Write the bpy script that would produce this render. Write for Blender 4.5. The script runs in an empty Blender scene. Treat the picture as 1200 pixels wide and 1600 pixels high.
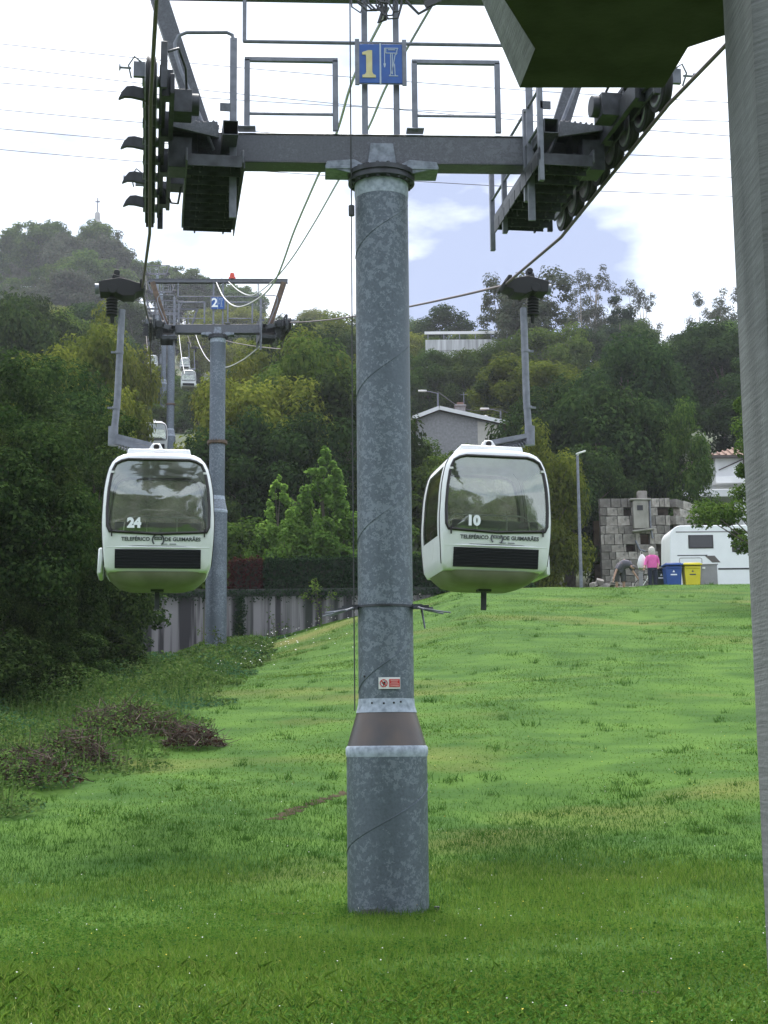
import bpy, bmesh, math, random
import numpy as np
from mathutils import Vector, Matrix, Euler

rad = math.radians
SC = bpy.context.scene
COL = SC.collection
random.seed(7)

# ------------------------------------------------------------------ camera
FPX = 2400.0                                   # focal length in photograph pixels (1200 x 1600)
PITCH, ROLL = rad(8.76), rad(-0.55)
cam = bpy.data.cameras.new('camera')
cam.sensor_fit = 'VERTICAL'; cam.sensor_height = 24.0; cam.lens = 36.0
cam.clip_start = 0.1; cam.clip_end = 6000
cam_o = bpy.data.objects.new('camera', cam); COL.objects.link(cam_o)
RCAM = Matrix.Rotation(math.pi / 2 + PITCH, 3, 'X') @ Matrix.Rotation(ROLL, 3, 'Z')
cam_o.matrix_world = RCAM.to_4x4()
SC.camera = cam_o

# ------------------------------------------------------------------ world and sun
SUN_EL, SUN_AZ = rad(60), rad(-8)             # azimuth from +Y (the view direction) towards +X
world = bpy.data.worlds.new('World'); SC.world = world; world.use_nodes = True
wn, wl = world.node_tree.nodes, world.node_tree.links
wn.clear()
w_out = wn.new('ShaderNodeOutputWorld'); w_bg = wn.new('ShaderNodeBackground')
w_sky = wn.new('ShaderNodeTexSky'); w_sky.sky_type = 'NISHITA'; w_sky.sun_disc = False
w_sky.sun_elevation = SUN_EL; w_sky.sun_rotation = SUN_AZ
w_sky.dust_density = 2.0
w_bg.inputs['Strength'].default_value = 0.085
w_tc = wn.new('ShaderNodeTexCoord')
w_map = wn.new('ShaderNodeMapping'); w_map.inputs['Scale'].default_value = (1, 1, 2.6)
w_map.inputs['Location'].default_value = (0.35, 0.1, 0.2)
w_n = wn.new('ShaderNodeTexNoise'); w_n.inputs['Scale'].default_value = 8.0
w_n.inputs['Detail'].default_value = 7.0; w_n.inputs['Roughness'].default_value = 0.5
w_ramp = wn.new('ShaderNodeValToRGB')
w_ramp.color_ramp.elements[0].position = 0.27; w_ramp.color_ramp.elements[1].position = 0.46
w_gap = wn.new('ShaderNodeVectorMath'); w_gap.operation = 'DISTANCE'      # the break in the clouds above the hill
gd = (RCAM @ Vector(((770 - 600) / FPX, (800 - 425) / FPX, -1))).normalized()
w_gap.inputs[1].default_value = gd
w_gr = wn.new('ShaderNodeMapRange'); w_gr.interpolation_type = 'SMOOTHSTEP'
w_gr.inputs['From Min'].default_value = 0.0; w_gr.inputs['From Max'].default_value = 0.15
w_gr.inputs['To Min'].default_value = -0.42; w_gr.inputs['To Max'].default_value = 0.06
w_add = wn.new('ShaderNodeMath'); w_add.operation = 'ADD'
w_mix = wn.new('ShaderNodeMixRGB')
w_tint = wn.new('ShaderNodeMixRGB'); w_tint.inputs['Fac'].default_value = 0.7
w_tint.inputs['Color2'].default_value = (3.5, 4.1, 6.2, 1)                # thin grey-violet cloud veiling the blue
w_mix.inputs['Color2'].default_value = (9.6, 10.6, 12.3, 1)              # bright cloud
w_n2 = wn.new('ShaderNodeTexNoise'); w_n2.inputs['Scale'].default_value = 4.0; w_n2.inputs['Detail'].default_value = 8.0
w_cl = wn.new('ShaderNodeValToRGB')                                       # grey bellies and white tops of the clouds
w_cl.color_ramp.elements[0].position = 0.36; w_cl.color_ramp.elements[1].position = 0.55
w_cl.color_ramp.elements[0].color = (7.4, 8.6, 10.6, 1); w_cl.color_ramp.elements[1].color = (11.6, 12.4, 13.8, 1)
wl.new(w_map.outputs['Vector'], w_n2.inputs['Vector']); wl.new(w_n2.outputs['Fac'], w_cl.inputs['Fac']); wl.new(w_cl.outputs['Color'], w_mix.inputs['Color2'])
wl.new(w_tc.outputs['Generated'], w_map.inputs['Vector'])
wl.new(w_map.outputs['Vector'], w_n.inputs['Vector'])
wl.new(w_tc.outputs['Generated'], w_gap.inputs[0])
wl.new(w_gap.outputs['Value'], w_gr.inputs['Value'])
wl.new(w_n.outputs['Fac'], w_add.inputs[0]); wl.new(w_gr.outputs['Result'], w_add.inputs[1])
wl.new(w_add.outputs['Value'], w_ramp.inputs['Fac'])
wl.new(w_sky.outputs['Color'], w_tint.inputs['Color1'])
wl.new(w_tint.outputs['Color'], w_mix.inputs['Color1'])
wl.new(w_ramp.outputs['Color'], w_mix.inputs['Fac'])
wl.new(w_mix.outputs['Color'], w_bg.inputs['Color'])
wl.new(w_bg.outputs['Background'], w_out.inputs['Surface'])

sun = bpy.data.lights.new('sun', 'SUN'); sun.energy = 4.2; sun.angle = rad(30); sun.color = (1, 0.96, 0.9)
sun_o = bpy.data.objects.new('sun', sun); COL.objects.link(sun_o)
sd = Vector((math.sin(SUN_AZ) * math.cos(SUN_EL), math.cos(SUN_AZ) * math.cos(SUN_EL), math.sin(SUN_EL)))
sun_o.rotation_euler = sd.to_track_quat('Z', 'Y').to_euler()

SC.view_settings.view_transform = 'Standard'; SC.view_settings.look = 'None'
SC.view_settings.gamma = 1.0; SC.view_settings.use_curve_mapping = False
SC.view_settings.exposure = 0.72
SC.cycles.max_bounces = 6; SC.cycles.transparent_max_bounces = 12
SC.cycles.use_denoising = True
HAZE = 0.0002

# ------------------------------------------------------------------ measuring helpers
def P(px, py, Y):
    """the point at forward distance Y (metres) seen at a photograph pixel"""
    d = RCAM @ Vector(((px - 600) / FPX, (800 - py) / FPX, -1))
    return d * (Y / d.y)

def proj(w):
    c = RCAM.transposed() @ Vector(w)
    return 600 + FPX * c.x / -c.z, 800 - FPX * c.y / -c.z

# ------------------------------------------------------------------ materials
def _nodes(name):
    m = bpy.data.materials.new(name); m.use_nodes = True
    n, l = m.node_tree.nodes, m.node_tree.links
    b = n['Principled BSDF']
    return m, n, l, b

def mat(name, c1, c2=None, scale=4.0, rough=0.6, metal=0.0, bump=0.0, bscale=40.0, stretch=(1, 1, 1),
        c3=None, s3=1.0, t3=(0.55, 0.7), detail=5.0, lo=0.35, hi=0.65, spec=0.5):
    m, n, l, b = _nodes(name)
    b.inputs['Roughness'].default_value = rough; b.inputs['Metallic'].default_value = metal
    b.inputs['Specular IOR Level'].default_value = spec
    tc = n.new('ShaderNodeTexCoord'); mp = n.new('ShaderNodeMapping'); mp.inputs['Scale'].default_value = stretch
    l.new(tc.outputs['Object'], mp.inputs['Vector'])
    if c2 is None:
        b.inputs['Base Color'].default_value = (*c1, 1)
    else:
        nz = n.new('ShaderNodeTexNoise'); nz.inputs['Scale'].default_value = scale; nz.inputs['Detail'].default_value = detail
        l.new(mp.outputs['Vector'], nz.inputs['Vector'])
        r = n.new('ShaderNodeValToRGB')
        r.color_ramp.elements[0].position = lo; r.color_ramp.elements[1].position = hi
        r.color_ramp.elements[0].color = (*c1, 1); r.color_ramp.elements[1].color = (*c2, 1)
        l.new(nz.outputs['Fac'], r.inputs['Fac']); out = r.outputs['Color']
        if c3 is not None:
            nz3 = n.new('ShaderNodeTexNoise'); nz3.inputs['Scale'].default_value = s3; nz3.inputs['Detail'].default_value = 4
            l.new(mp.outputs['Vector'], nz3.inputs['Vector'])
            r3 = n.new('ShaderNodeMapRange'); r3.inputs['From Min'].default_value = t3[0]; r3.inputs['From Max'].default_value = t3[1]
            l.new(nz3.outputs['Fac'], r3.inputs['Value'])
            mx = n.new('ShaderNodeMixRGB'); mx.inputs['Color2'].default_value = (*c3, 1)
            l.new(r3.outputs['Result'], mx.inputs['Fac']); l.new(out, mx.inputs['Color1']); out = mx.outputs['Color']
        l.new(out, b.inputs['Base Color'])
    if bump:
        nb = n.new('ShaderNodeTexNoise'); nb.inputs['Scale'].default_value = bscale; nb.inputs['Detail'].default_value = 6
        l.new(mp.outputs['Vector'], nb.inputs['Vector'])
        bp = n.new('ShaderNodeBump'); bp.inputs['Strength'].default_value = bump; bp.inputs['Distance'].default_value = 0.02
        l.new(nb.outputs['Fac'], bp.inputs['Height']); l.new(bp.outputs['Normal'], b.inputs['Normal'])
    return m

def galvanised(name, base=(0.095, 0.115, 0.14), light=(0.22, 0.255, 0.295), spangle=16.0, amount=0.65):
    """zinc coating: fine speckle with paler flaked spangles"""
    m, n, l, b = _nodes(name)
    b.inputs['Roughness'].default_value = 0.5; b.inputs['Metallic'].default_value = 0.35
    tc = n.new('ShaderNodeTexCoord')
    n1 = n.new('ShaderNodeTexNoise'); n1.inputs['Scale'].default_value = 38; n1.inputs['Detail'].default_value = 6; n1.inputs['Roughness'].default_value = .7
    n2 = n.new('ShaderNodeTexVoronoi'); n2.inputs['Scale'].default_value = spangle * 1.9; n2.feature = 'F1'; n2.inputs['Randomness'].default_value = 1
    n3 = n.new('ShaderNodeTexNoise'); n3.inputs['Scale'].default_value = spangle * 2.0; n3.inputs['Detail'].default_value = 3
    n4 = n.new('ShaderNodeTexNoise'); n4.inputs['Scale'].default_value = 1.1; n4.inputs['Detail'].default_value = 3
    for x in (n1, n3, n4): l.new(tc.outputs['Object'], x.inputs['Vector'])
    warp = n.new('ShaderNodeMixRGB'); warp.inputs['Fac'].default_value = 0.12
    l.new(tc.outputs['Object'], warp.inputs['Color1']); l.new(n3.outputs['Color'], warp.inputs['Color2'])
    l.new(warp.outputs['Color'], n2.inputs['Vector'])
    r1 = n.new('ShaderNodeValToRGB')
    r1.color_ramp.elements[0].position = .3; r1.color_ramp.elements[1].position = .72
    r1.color_ramp.elements[0].color = (base[0] * .8, base[1] * .8, base[2] * .8, 1)
    r1.color_ramp.elements[1].color = (base[0] * 1.35, base[1] * 1.35, base[2] * 1.35, 1)
    l.new(n1.outputs['Fac'], r1.inputs['Fac'])
    bw = n.new('ShaderNodeSeparateColor'); l.new(n2.outputs['Color'], bw.inputs['Color'])
    a = n.new('ShaderNodeMath'); a.operation = 'MULTIPLY_ADD'; a.inputs[1].default_value = 0.75
    l.new(n4.outputs['Fac'], a.inputs[0]); 
    h = n.new('ShaderNodeMath'); h.operation = 'MULTIPLY'; h.inputs[1].default_value = 0.42
    l.new(bw.outputs['Red'], h.inputs[0]); l.new(h.outputs['Value'], a.inputs[2])
    mr = n.new('ShaderNodeMapRange'); mr.inputs['From Min'].default_value = amount; mr.inputs['From Max'].default_value = amount + 0.05
    mr.inputs['To Max'].default_value = 0.6
    l.new(a.outputs['Value'], mr.inputs['Value'])
    mx = n.new('ShaderNodeMixRGB'); mx.inputs['Color2'].default_value = (*light, 1)
    l.new(mr.outputs['Result'], mx.inputs['Fac']); l.new(r1.outputs['Color'], mx.inputs['Color1'])
    l.new(mx.outputs['Color'], b.inputs['Base Color'])
    rr = n.new('ShaderNodeMapRange'); rr.inputs['To Min'].default_value = .42; rr.inputs['To Max'].default_value = .65
    l.new(n1.outputs['Fac'], rr.inputs['Value']); l.new(rr.outputs['Result'], b.inputs['Roughness'])
    return m

def leafmat(name, cols, trans=0.35, rough=0.55, tint=0.25):
    """foliage: colour differs from leaf to leaf and a little from plant to plant; part of the light passes through"""
    m, n, l, b = _nodes(name)
    g = n.new('ShaderNodeNewGeometry'); oi = n.new('ShaderNodeObjectInfo')
    r = n.new('ShaderNodeValToRGB'); cr = r.color_ramp
    cr.elements[0].position = 0; cr.elements[0].color = (*cols[0], 1)
    cr.elements[1].position = 1; cr.elements[1].color = (*cols[-1], 1)
    for i, c in enumerate(cols[1:-1]):
        e = cr.elements.new((i + 1) / (len(cols) - 1)); e.color = (*c, 1)
    l.new(g.outputs['Random Per Island'], r.inputs['Fac'])
    hs = n.new('ShaderNodeHueSaturation')
    mr = n.new('ShaderNodeMapRange'); mr.inputs['To Min'].default_value = 0.5 - 0.06 * tint; mr.inputs['To Max'].default_value = 0.5 + 0.05 * tint
    mv = n.new('ShaderNodeMapRange'); mv.inputs['To Min'].default_value = 1 - tint; mv.inputs['To Max'].default_value = 1 + tint
    pw = n.new('ShaderNodeMath'); pw.operation = 'FRACT'
    mu = n.new('ShaderNodeMath'); mu.operation = 'MULTIPLY'; mu.inputs[1].default_value = 7.31
    l.new(oi.outputs['Random'], mu.inputs[0]); l.new(mu.outputs['Value'], pw.inputs[0])
    l.new(oi.outputs['Random'], mr.inputs['Value']); l.new(pw.outputs['Value'], mv.inputs['Value'])
    l.new(mr.outputs['Result'], hs.inputs['Hue']); l.new(mv.outputs['Result'], hs.inputs['Value'])
    l.new(r.outputs['Color'], hs.inputs['Color'])
    l.new(hs.outputs['Color'], b.inputs['Base Color'])
    b.inputs['Roughness'].default_value = rough; b.inputs['Specular IOR Level'].default_value = 0.0
    t = n.new('ShaderNodeBsdfTranslucent'); l.new(hs.outputs['Color'], t.inputs['Color'])
    ms = n.new('ShaderNodeMixShader'); ms.inputs['Fac'].default_value = trans
    out = n['Material Output']
    l.new(b.outputs['BSDF'], ms.inputs[1]); l.new(t.outputs['BSDF'], ms.inputs[2]); l.new(ms.outputs['Shader'], out.inputs['Surface'])
    return m

def glassmat(name, tint=(0.75, 0.82, 0.78), clear=0.6, dust=0.14):
    m, n, l, b = _nodes(name)
    out = n['Material Output']
    tr = n.new('ShaderNodeBsdfTransparent'); tr.inputs['Color'].default_value = (*tint, 1)
    gl = n.new('ShaderNodeBsdfGlossy'); gl.inputs['Roughness'].default_value = 0.04; gl.inputs['Color'].default_value = (.9, .95, .93, 1)
    fr = n.new('ShaderNodeFresnel'); fr.inputs['IOR'].default_value = 1.5
    mr = n.new('ShaderNodeMapRange'); mr.inputs['To Min'].default_value = 1 - clear; mr.inputs['To Max'].default_value = 1.0
    nz = n.new('ShaderNodeTexNoise'); nz.inputs['Scale'].default_value = 2.2; nz.inputs['Detail'].default_value = 2
    bp = n.new('ShaderNodeBump'); bp.inputs['Strength'].default_value = 0.08; bp.inputs['Distance'].default_value = 0.05
    l.new(nz.outputs['Fac'], bp.inputs['Height']); l.new(bp.outputs['Normal'], gl.inputs['Normal'])
    l.new(fr.outputs['Fac'], mr.inputs['Value'])
    ms = n.new('ShaderNodeMixShader')
    l.new(mr.outputs['Result'], ms.inputs['Fac']); l.new(tr.outputs['BSDF'], ms.inputs[1]); l.new(gl.outputs['BSDF'], ms.inputs[2])
    df = n.new('ShaderNodeBsdfTranslucent'); df.inputs['Color'].default_value = (.55, .56, .5, 1)   # scratched, dusty acrylic
    d2 = n.new('ShaderNodeBsdfDiffuse'); d2.inputs['Color'].default_value = (.5, .5, .46, 1)
    dm = n.new('ShaderNodeMixShader'); dm.inputs['Fac'].default_value = .5; l.new(df.outputs['BSDF'], dm.inputs[1]); l.new(d2.outputs['BSDF'], dm.inputs[2])
    nd = n.new('ShaderNodeTexNoise'); nd.inputs['Scale'].default_value = 3.5; nd.inputs['Detail'].default_value = 4
    nr = n.new('ShaderNodeMapRange'); nr.inputs['From Min'].default_value = .35; nr.inputs['From Max'].default_value = .7; nr.inputs['To Min'].default_value = dust * .4; nr.inputs['To Max'].default_value = dust * 1.7
    tcd = n.new('ShaderNodeTexCoord'); l.new(tcd.outputs['Object'], nd.inputs['Vector']); l.new(nd.outputs['Fac'], nr.inputs['Value'])
    m2 = n.new('ShaderNodeMixShader'); l.new(nr.outputs['Result'], m2.inputs['Fac']); l.new(ms.outputs['Shader'], m2.inputs[1]); l.new(dm.outputs['Shader'], m2.inputs[2])
    l.new(m2.outputs['Shader'], out.inputs['Surface'])
    return m

M = {}
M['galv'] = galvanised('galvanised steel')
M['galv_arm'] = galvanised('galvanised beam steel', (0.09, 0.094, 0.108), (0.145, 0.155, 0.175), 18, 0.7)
M['zinc_spray'] = mat('zinc spray', (0.13, 0.15, 0.18), (0.25, 0.28, 0.33), 14, 0.55, 0.2)
M['brown_paint'] = mat('weathered brown primer', (0.06, 0.06, 0.066), (0.11, 0.085, 0.072), 2.6, 0.36, 0.45, lo=.3, hi=.7)
M['rust'] = mat('rusty steel', (0.075, 0.05, 0.036), (0.14, 0.095, 0.065), 6, 0.8)
M['dark_steel'] = mat('dark greasy steel', (0.028, 0.03, 0.036), (0.06, 0.065, 0.075), 8, 0.5, 0.3)
M['rubber'] = mat('black rubber', (0.012, 0.012, 0.014), None, rough=0.7)
M['hub'] = mat('sheave hub steel', (0.2, 0.21, 0.22), (0.32, 0.33, 0.34), 12, 0.45, 0.5)
M['tube'] = mat('galvanised tube', (0.14, 0.15, 0.18), (0.2, 0.21, 0.245), 10, 0.5, 0.3)
M['rope'] = mat('steel rope', (0.07, 0.05, 0.052), (0.13, 0.1, 0.1), 60, 0.6, 0.0, stretch=(1, 1, 1))
M['cable_white'] = mat('white cable sheath', (0.5, 0.5, 0.49), None, rough=0.6)
M['cable_dark'] = mat('dark cable sheath', (0.05, 0.05, 0.055), None, rough=0.6)
M['sign_blue'] = mat('blue enamel', (0.012, 0.07, 0.30), (0.02, 0.10, 0.36), 5, 0.4)
M['sign_yellow'] = mat('cream yellow paint', (0.55, 0.48, 0.22), (0.62, 0.55, 0.3), 9, 0.5)
M['sign_line'] = mat('pale sign line paint', (0.4, 0.47, 0.55), None, rough=.5)
M['white'] = mat('white plastic', (0.7, 0.7, 0.7), None, rough=.4)
M['red'] = mat('red paint', (0.5, 0.03, 0.03), None, rough=.45)
M['black'] = mat('black paint', (0.012, 0.012, 0.015), None, rough=.5)
M['cabin'] = mat('white cabin paint', (0.72, 0.735, 0.75), (0.8, 0.81, 0.82), 3, 0.3, 0, c3=(0.5, 0.52, 0.5), s3=2.5, t3=(.62, .85))
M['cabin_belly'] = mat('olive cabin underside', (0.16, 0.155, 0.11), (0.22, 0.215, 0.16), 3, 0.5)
M['gasket'] = mat('window gasket', (0.012, 0.009, 0.01), None, rough=.35)
M['cabin_glass'] = glassmat('cabin glazing', (0.84, 0.88, 0.8), 0.8)
M['side_glass'] = glassmat('tinted side glazing', (0.30, 0.22, 0.22), 0.7, 0.03)
M['grille'] = mat('black ribbed plastic', (0.006, 0.0065, 0.01), None, rough=.45, spec=.3)
M['seat'] = mat('grey seat shell', (0.10, 0.11, 0.12), None, rough=.5)
M['interior'] = mat('pale cabin lining', (0.42, 0.44, 0.42), None, rough=.6)
M['letter'] = mat('dark grey lettering', (0.045, 0.05, 0.06), None, rough=.5)
M['number'] = mat('white numerals', (0.85, 0.87, 0.9), None, rough=.4)
M['concrete_wall'] = mat('rain streaked concrete', (0.04, 0.037, 0.042), (0.25, 0.235, 0.245), 2.6, 0.85, 0, 0.3, 20, (1.5, 1.5, 0.05), c3=(0.028, 0.035, 0.028), s3=1.1, t3=(.55, .7), lo=.42, hi=.56)
M['concrete_pillar'] = mat('board marked concrete', (0.115, 0.118, 0.098), (0.20, 0.205, 0.175), 1.5, 0.85, 0, 0.0, 30, (1, 1, 0.3), c3=(0.085, 0.085, 0.085), s3=.8)
M['concrete_cap'] = mat('darkened concrete', (0.03, 0.027, 0.027), (0.055, 0.05, 0.05), 3, 0.9, 0, 0.25, 25, c3=(0.018, 0.017, 0.017), s3=1.2)  # the shade under the cap is put into this dark colour
M['white_wall'] = mat('white render', (0.62, 0.62, 0.62), (0.7, 0.7, 0.7), 1, 0.8)
M['stain_wall'] = mat('stained white wall', (0.3, 0.3, 0.3), (0.55, 0.56, 0.56), 2, 0.85, stretch=(1.5, 1.5, .12))
M['block_wall'] = mat('grey block wall', (0.2, 0.2, 0.205), (0.27, 0.27, 0.28), 6, 0.9)
M['roof'] = mat('terracotta tiles', (0.17, 0.10, 0.08), (0.24, 0.15, 0.11), 5, 0.85)
M['pane'] = mat('dark window pane', (0.02, 0.022, 0.026), None, rough=.08)
M['bark'] = mat('bark', (0.06, 0.05, 0.04), (0.12, 0.1, 0.08), 5, 0.9, 0, .4, 20)
M['bark_pale'] = mat('pale eucalyptus bark', (0.2, 0.17, 0.14), (0.34, 0.3, 0.26), 3, 0.85)
M['twig'] = mat('dead twigs', (0.045, 0.03, 0.024), (0.10, 0.065, 0.05), 7, 0.9)
M['soil'] = mat('bare soil', (0.04, 0.03, 0.02), (0.075, 0.058, 0.036), 3, .95, 0, .4, 12, spec=.05)

# ------------------------------------------------------------------ mesh helpers
def link(o, parent=None, loc=None, rot=None):
    COL.objects.link(o)
    if parent is not None: o.parent = parent
    if loc is not None: o.location = loc
    if rot is not None: o.rotation_euler = rot
    return o

def tag(o, label=None, cat=None, group=None, kind=None):
    if label: o['label'] = label
    if cat: o['category'] = cat
    if group: o['group'] = group
    if kind: o['kind'] = kind
    return o

def thing(name, loc, label, cat, group=None, rotz=0.0):
    o = bpy.data.objects.new(name, None); o.empty_display_size = 0.3
    link(o, None, loc, (0, 0, rotz))
    return tag(o, label, cat, group)

class MB:
    def __init__(s): s.v, s.f, s.m = [], [], []
    def add(s, v, f, m=0):
        k = len(s.v); s.v += [tuple(x) for x in v]
        s.f += [tuple(i + k for i in q) for q in f]; s.m += [m] * len(f); return s
    def box(s, c, d, rot=None, m=0, taper=1.0):
        hx, hy, hz = d[0] / 2, d[1] / 2, d[2] / 2
        vs = []
        for z in (-1, 1):
            t = taper if z > 0 else 1
            for x, y in ((-1, -1), (1, -1), (1, 1), (-1, 1)): vs.append(Vector((x * hx * t, y * hy * t, z * hz)))
        if rot is not None:
            R = rot if isinstance(rot, Matrix) else Euler(rot).to_matrix()
            vs = [R @ v for v in vs]
        c = Vector(c)
        return s.add([v + c for v in vs], [(3, 2, 1, 0), (4, 5, 6, 7), (0, 1, 5, 4), (1, 2, 6, 5), (2, 3, 7, 6), (3, 0, 4, 7)], m)
    def bar(s, a, b, w, h, up=(0, 0, 1), m=0):
        """box beam from a to b, w wide (sideways) and h deep"""
        a, b = Vector(a), Vector(b); d = b - a; L = d.length; d.normalize()
        x = d.cross(Vector(up))
        if x.length < 1e-4: x = d.cross(Vector((0, 1, 0)))
        x.normalize(); z = x.cross(d)
        R = Matrix((x, d, z)).transposed()
        return s.box((a + b) / 2, (w, L, h), R, m)
    def tube(s, pts, r, n=8, m=0, closed=False, caps=True):
        pts = [Vector(p) for p in pts]; k = len(pts)
        rs = [r] * k if not hasattr(r, '__len__') else list(r)
        tang = []
        for i in range(k):
            if closed: t = pts[(i + 1) % k] - pts[i - 1]
            else: t = pts[min(i + 1, k - 1)] - pts[max(i - 1, 0)]
            tang.append(t.normalized() if t.length > 1e-9 else Vector((0, 0, 1)))
        u = tang[0].cross(Vector((0, 0, 1)))
        if u.length < 1e-3: u = tang[0].cross(Vector((1, 0, 0)))
        u.normalize(); vs = []
        for i in range(k):
            t = tang[i]; u = u - t * u.dot(t); u.normalize(); w = t.cross(u)
            for j in range(n):
                a = 2 * math.pi * j / n
                vs.append(pts[i] + (u * math.cos(a) + w * math.sin(a)) * rs[i])
        fs = []
        for i in range(k if closed else k - 1):
            i2 = (i + 1) % k
            for j in range(n):
                j2 = (j + 1) % n; fs.append((i * n + j, i * n + j2, i2 * n + j2, i2 * n + j))
        if caps and not closed:
            fs.append(tuple(range(n))[::-1]); fs.append(tuple((k - 1) * n + j for j in range(n)))
        return s.add(vs, fs, m)
    def cyl(s, a, b, r0, r1=None, n=16, m=0):
        return s.tube([a, b], [r0, r0 if r1 is None else r1], n, m)
    def lathe(s, prof, c=(0, 0, 0), n=32, m=0, axis='z', ms=None):
        vs, fs, mm = [], [], []
        for r, z in prof:
            for j in range(n):
                a = 2 * math.pi * j / n; x, y = r * math.cos(a), r * math.sin(a)
                v = (x, y, z) if axis == 'z' else ((z, x, y) if axis == 'x' else (x, z, y))
                vs.append((v[0] + c[0], v[1] + c[1], v[2] + c[2]))
        for i in range(len(prof) - 1):
            for j in range(n):
                j2 = (j + 1) % n
                q = (i * n + j, i * n + j2, (i + 1) * n + j2, (i + 1) * n + j)
                fs.append(q if axis != 'y' else q[::-1])
        fs.append(tuple(range(n))[::-1]); fs.append(tuple((len(prof) - 1) * n + j for j in range(n)))
        return s.add(vs, fs, m)
    def prism(s, poly, y0, y1, m=0):
        """polygon given in x,z extruded along y"""
        k = len(poly)
        vs = [(x, y0, z) for x, z in poly] + [(x, y1, z) for x, z in poly]
        fs = [tuple(range(k)), tuple(range(2 * k - 1, k - 1, -1))]
        fs += [(i, i + k, (i + 1) % k + k, (i + 1) % k) for i in range(k)]
        return s.add(vs, fs, m)
    def mesh(s, name, mats, smooth=40, bevel=0.0, xf=None):
        me = bpy.data.meshes.new(name)
        vs = s.v if xf is None else [tuple(xf @ Vector(v)) for v in s.v]
        me.from_pydata(vs, [], s.f)
        if not isinstance(mats, (list, tuple)): mats = [mats]
        for x in mats: me.materials.append(x)
        me.polygons.foreach_set('material_index', s.m)
        bm = bmesh.new(); bm.from_mesh(me)
        bmesh.ops.recalc_face_normals(bm, faces=bm.faces)
        if bevel:
            bmesh.ops.bevel(bm, geom=[e for e in bm.edges if e.is_manifold and e.calc_face_angle(0) > 0.5], offset=bevel,
                            segments=1, profile=0.7, affect='EDGES', clamp_overlap=True)
        bm.to_mesh(me); bm.free()
        if smooth:
            me.polygons.foreach_set('use_smooth', [True] * len(me.polygons))
            me.set_sharp_from_angle(angle=rad(smooth))
        me.update()
        return me
    def build(s, name, mats, parent=None, loc=None, rot=None, smooth=40, bevel=0.0, xf=None):
        return link(bpy.data.objects.new(name, s.mesh(name, mats, smooth, bevel, xf)), parent, loc, rot)

CACHE = {}
def shared(key, name, fn, mats, parent, loc=None, rot=None, smooth=40, bevel=0.0):
    """an object whose mesh is built once per key and shared"""
    if key not in CACHE:
        b = MB(); fn(b); CACHE[key] = b.mesh(name, mats, smooth, bevel)
    return link(bpy.data.objects.new(name, CACHE[key]), parent, loc, rot)

def text_mesh(body, size, depth, material, bold=0.0):
    cu = bpy.data.curves.new('lettering', 'FONT'); cu.body = body; cu.size = size; cu.extrude = depth; cu.offset = bold
    cu.align_x = 'CENTER'; cu.align_y = 'CENTER'; cu.resolution_u = 3
    o = bpy.data.objects.new('lettering', cu); COL.objects.link(o)
    dg = bpy.context.evaluated_depsgraph_get(); dg.update()
    me = bpy.data.meshes.new_from_object(o.evaluated_get(dg))
    bpy.data.objects.remove(o); bpy.data.curves.remove(cu)
    me.materials.clear(); me.materials.append(material)
    return me

def np_mesh(name, V, nv, mats, midx=None, smooth=False):
    """V: (N, nv, 3) separate polygons"""
    N = len(V); me = bpy.data.meshes.new(name)
    me.vertices.add(N * nv); me.vertices.foreach_set('co', np.ascontiguousarray(V, dtype=np.float32).ravel())
    me.loops.add(N * nv); me.loops.foreach_set('vertex_index', np.arange(N * nv, dtype=np.int32))
    me.polygons.add(N); me.polygons.foreach_set('loop_start', np.arange(0, N * nv, nv, dtype=np.int32))
    me.polygons.foreach_set('loop_total', np.full(N, nv, dtype=np.int32))
    if not isinstance(mats, (list, tuple)): mats = [mats]
    for x in mats: me.materials.append(x)
    if midx is not None: me.polygons.foreach_set('material_index', np.asarray(midx, dtype=np.int32))
    me.update(calc_edges=True); me.validate()
    return me

def copy_tree(o, parent=None):
    c = o.copy(); COL.objects.link(c); c.parent = parent
    for ch in list(o.children): copy_tree(ch, c)
    return c

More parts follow.
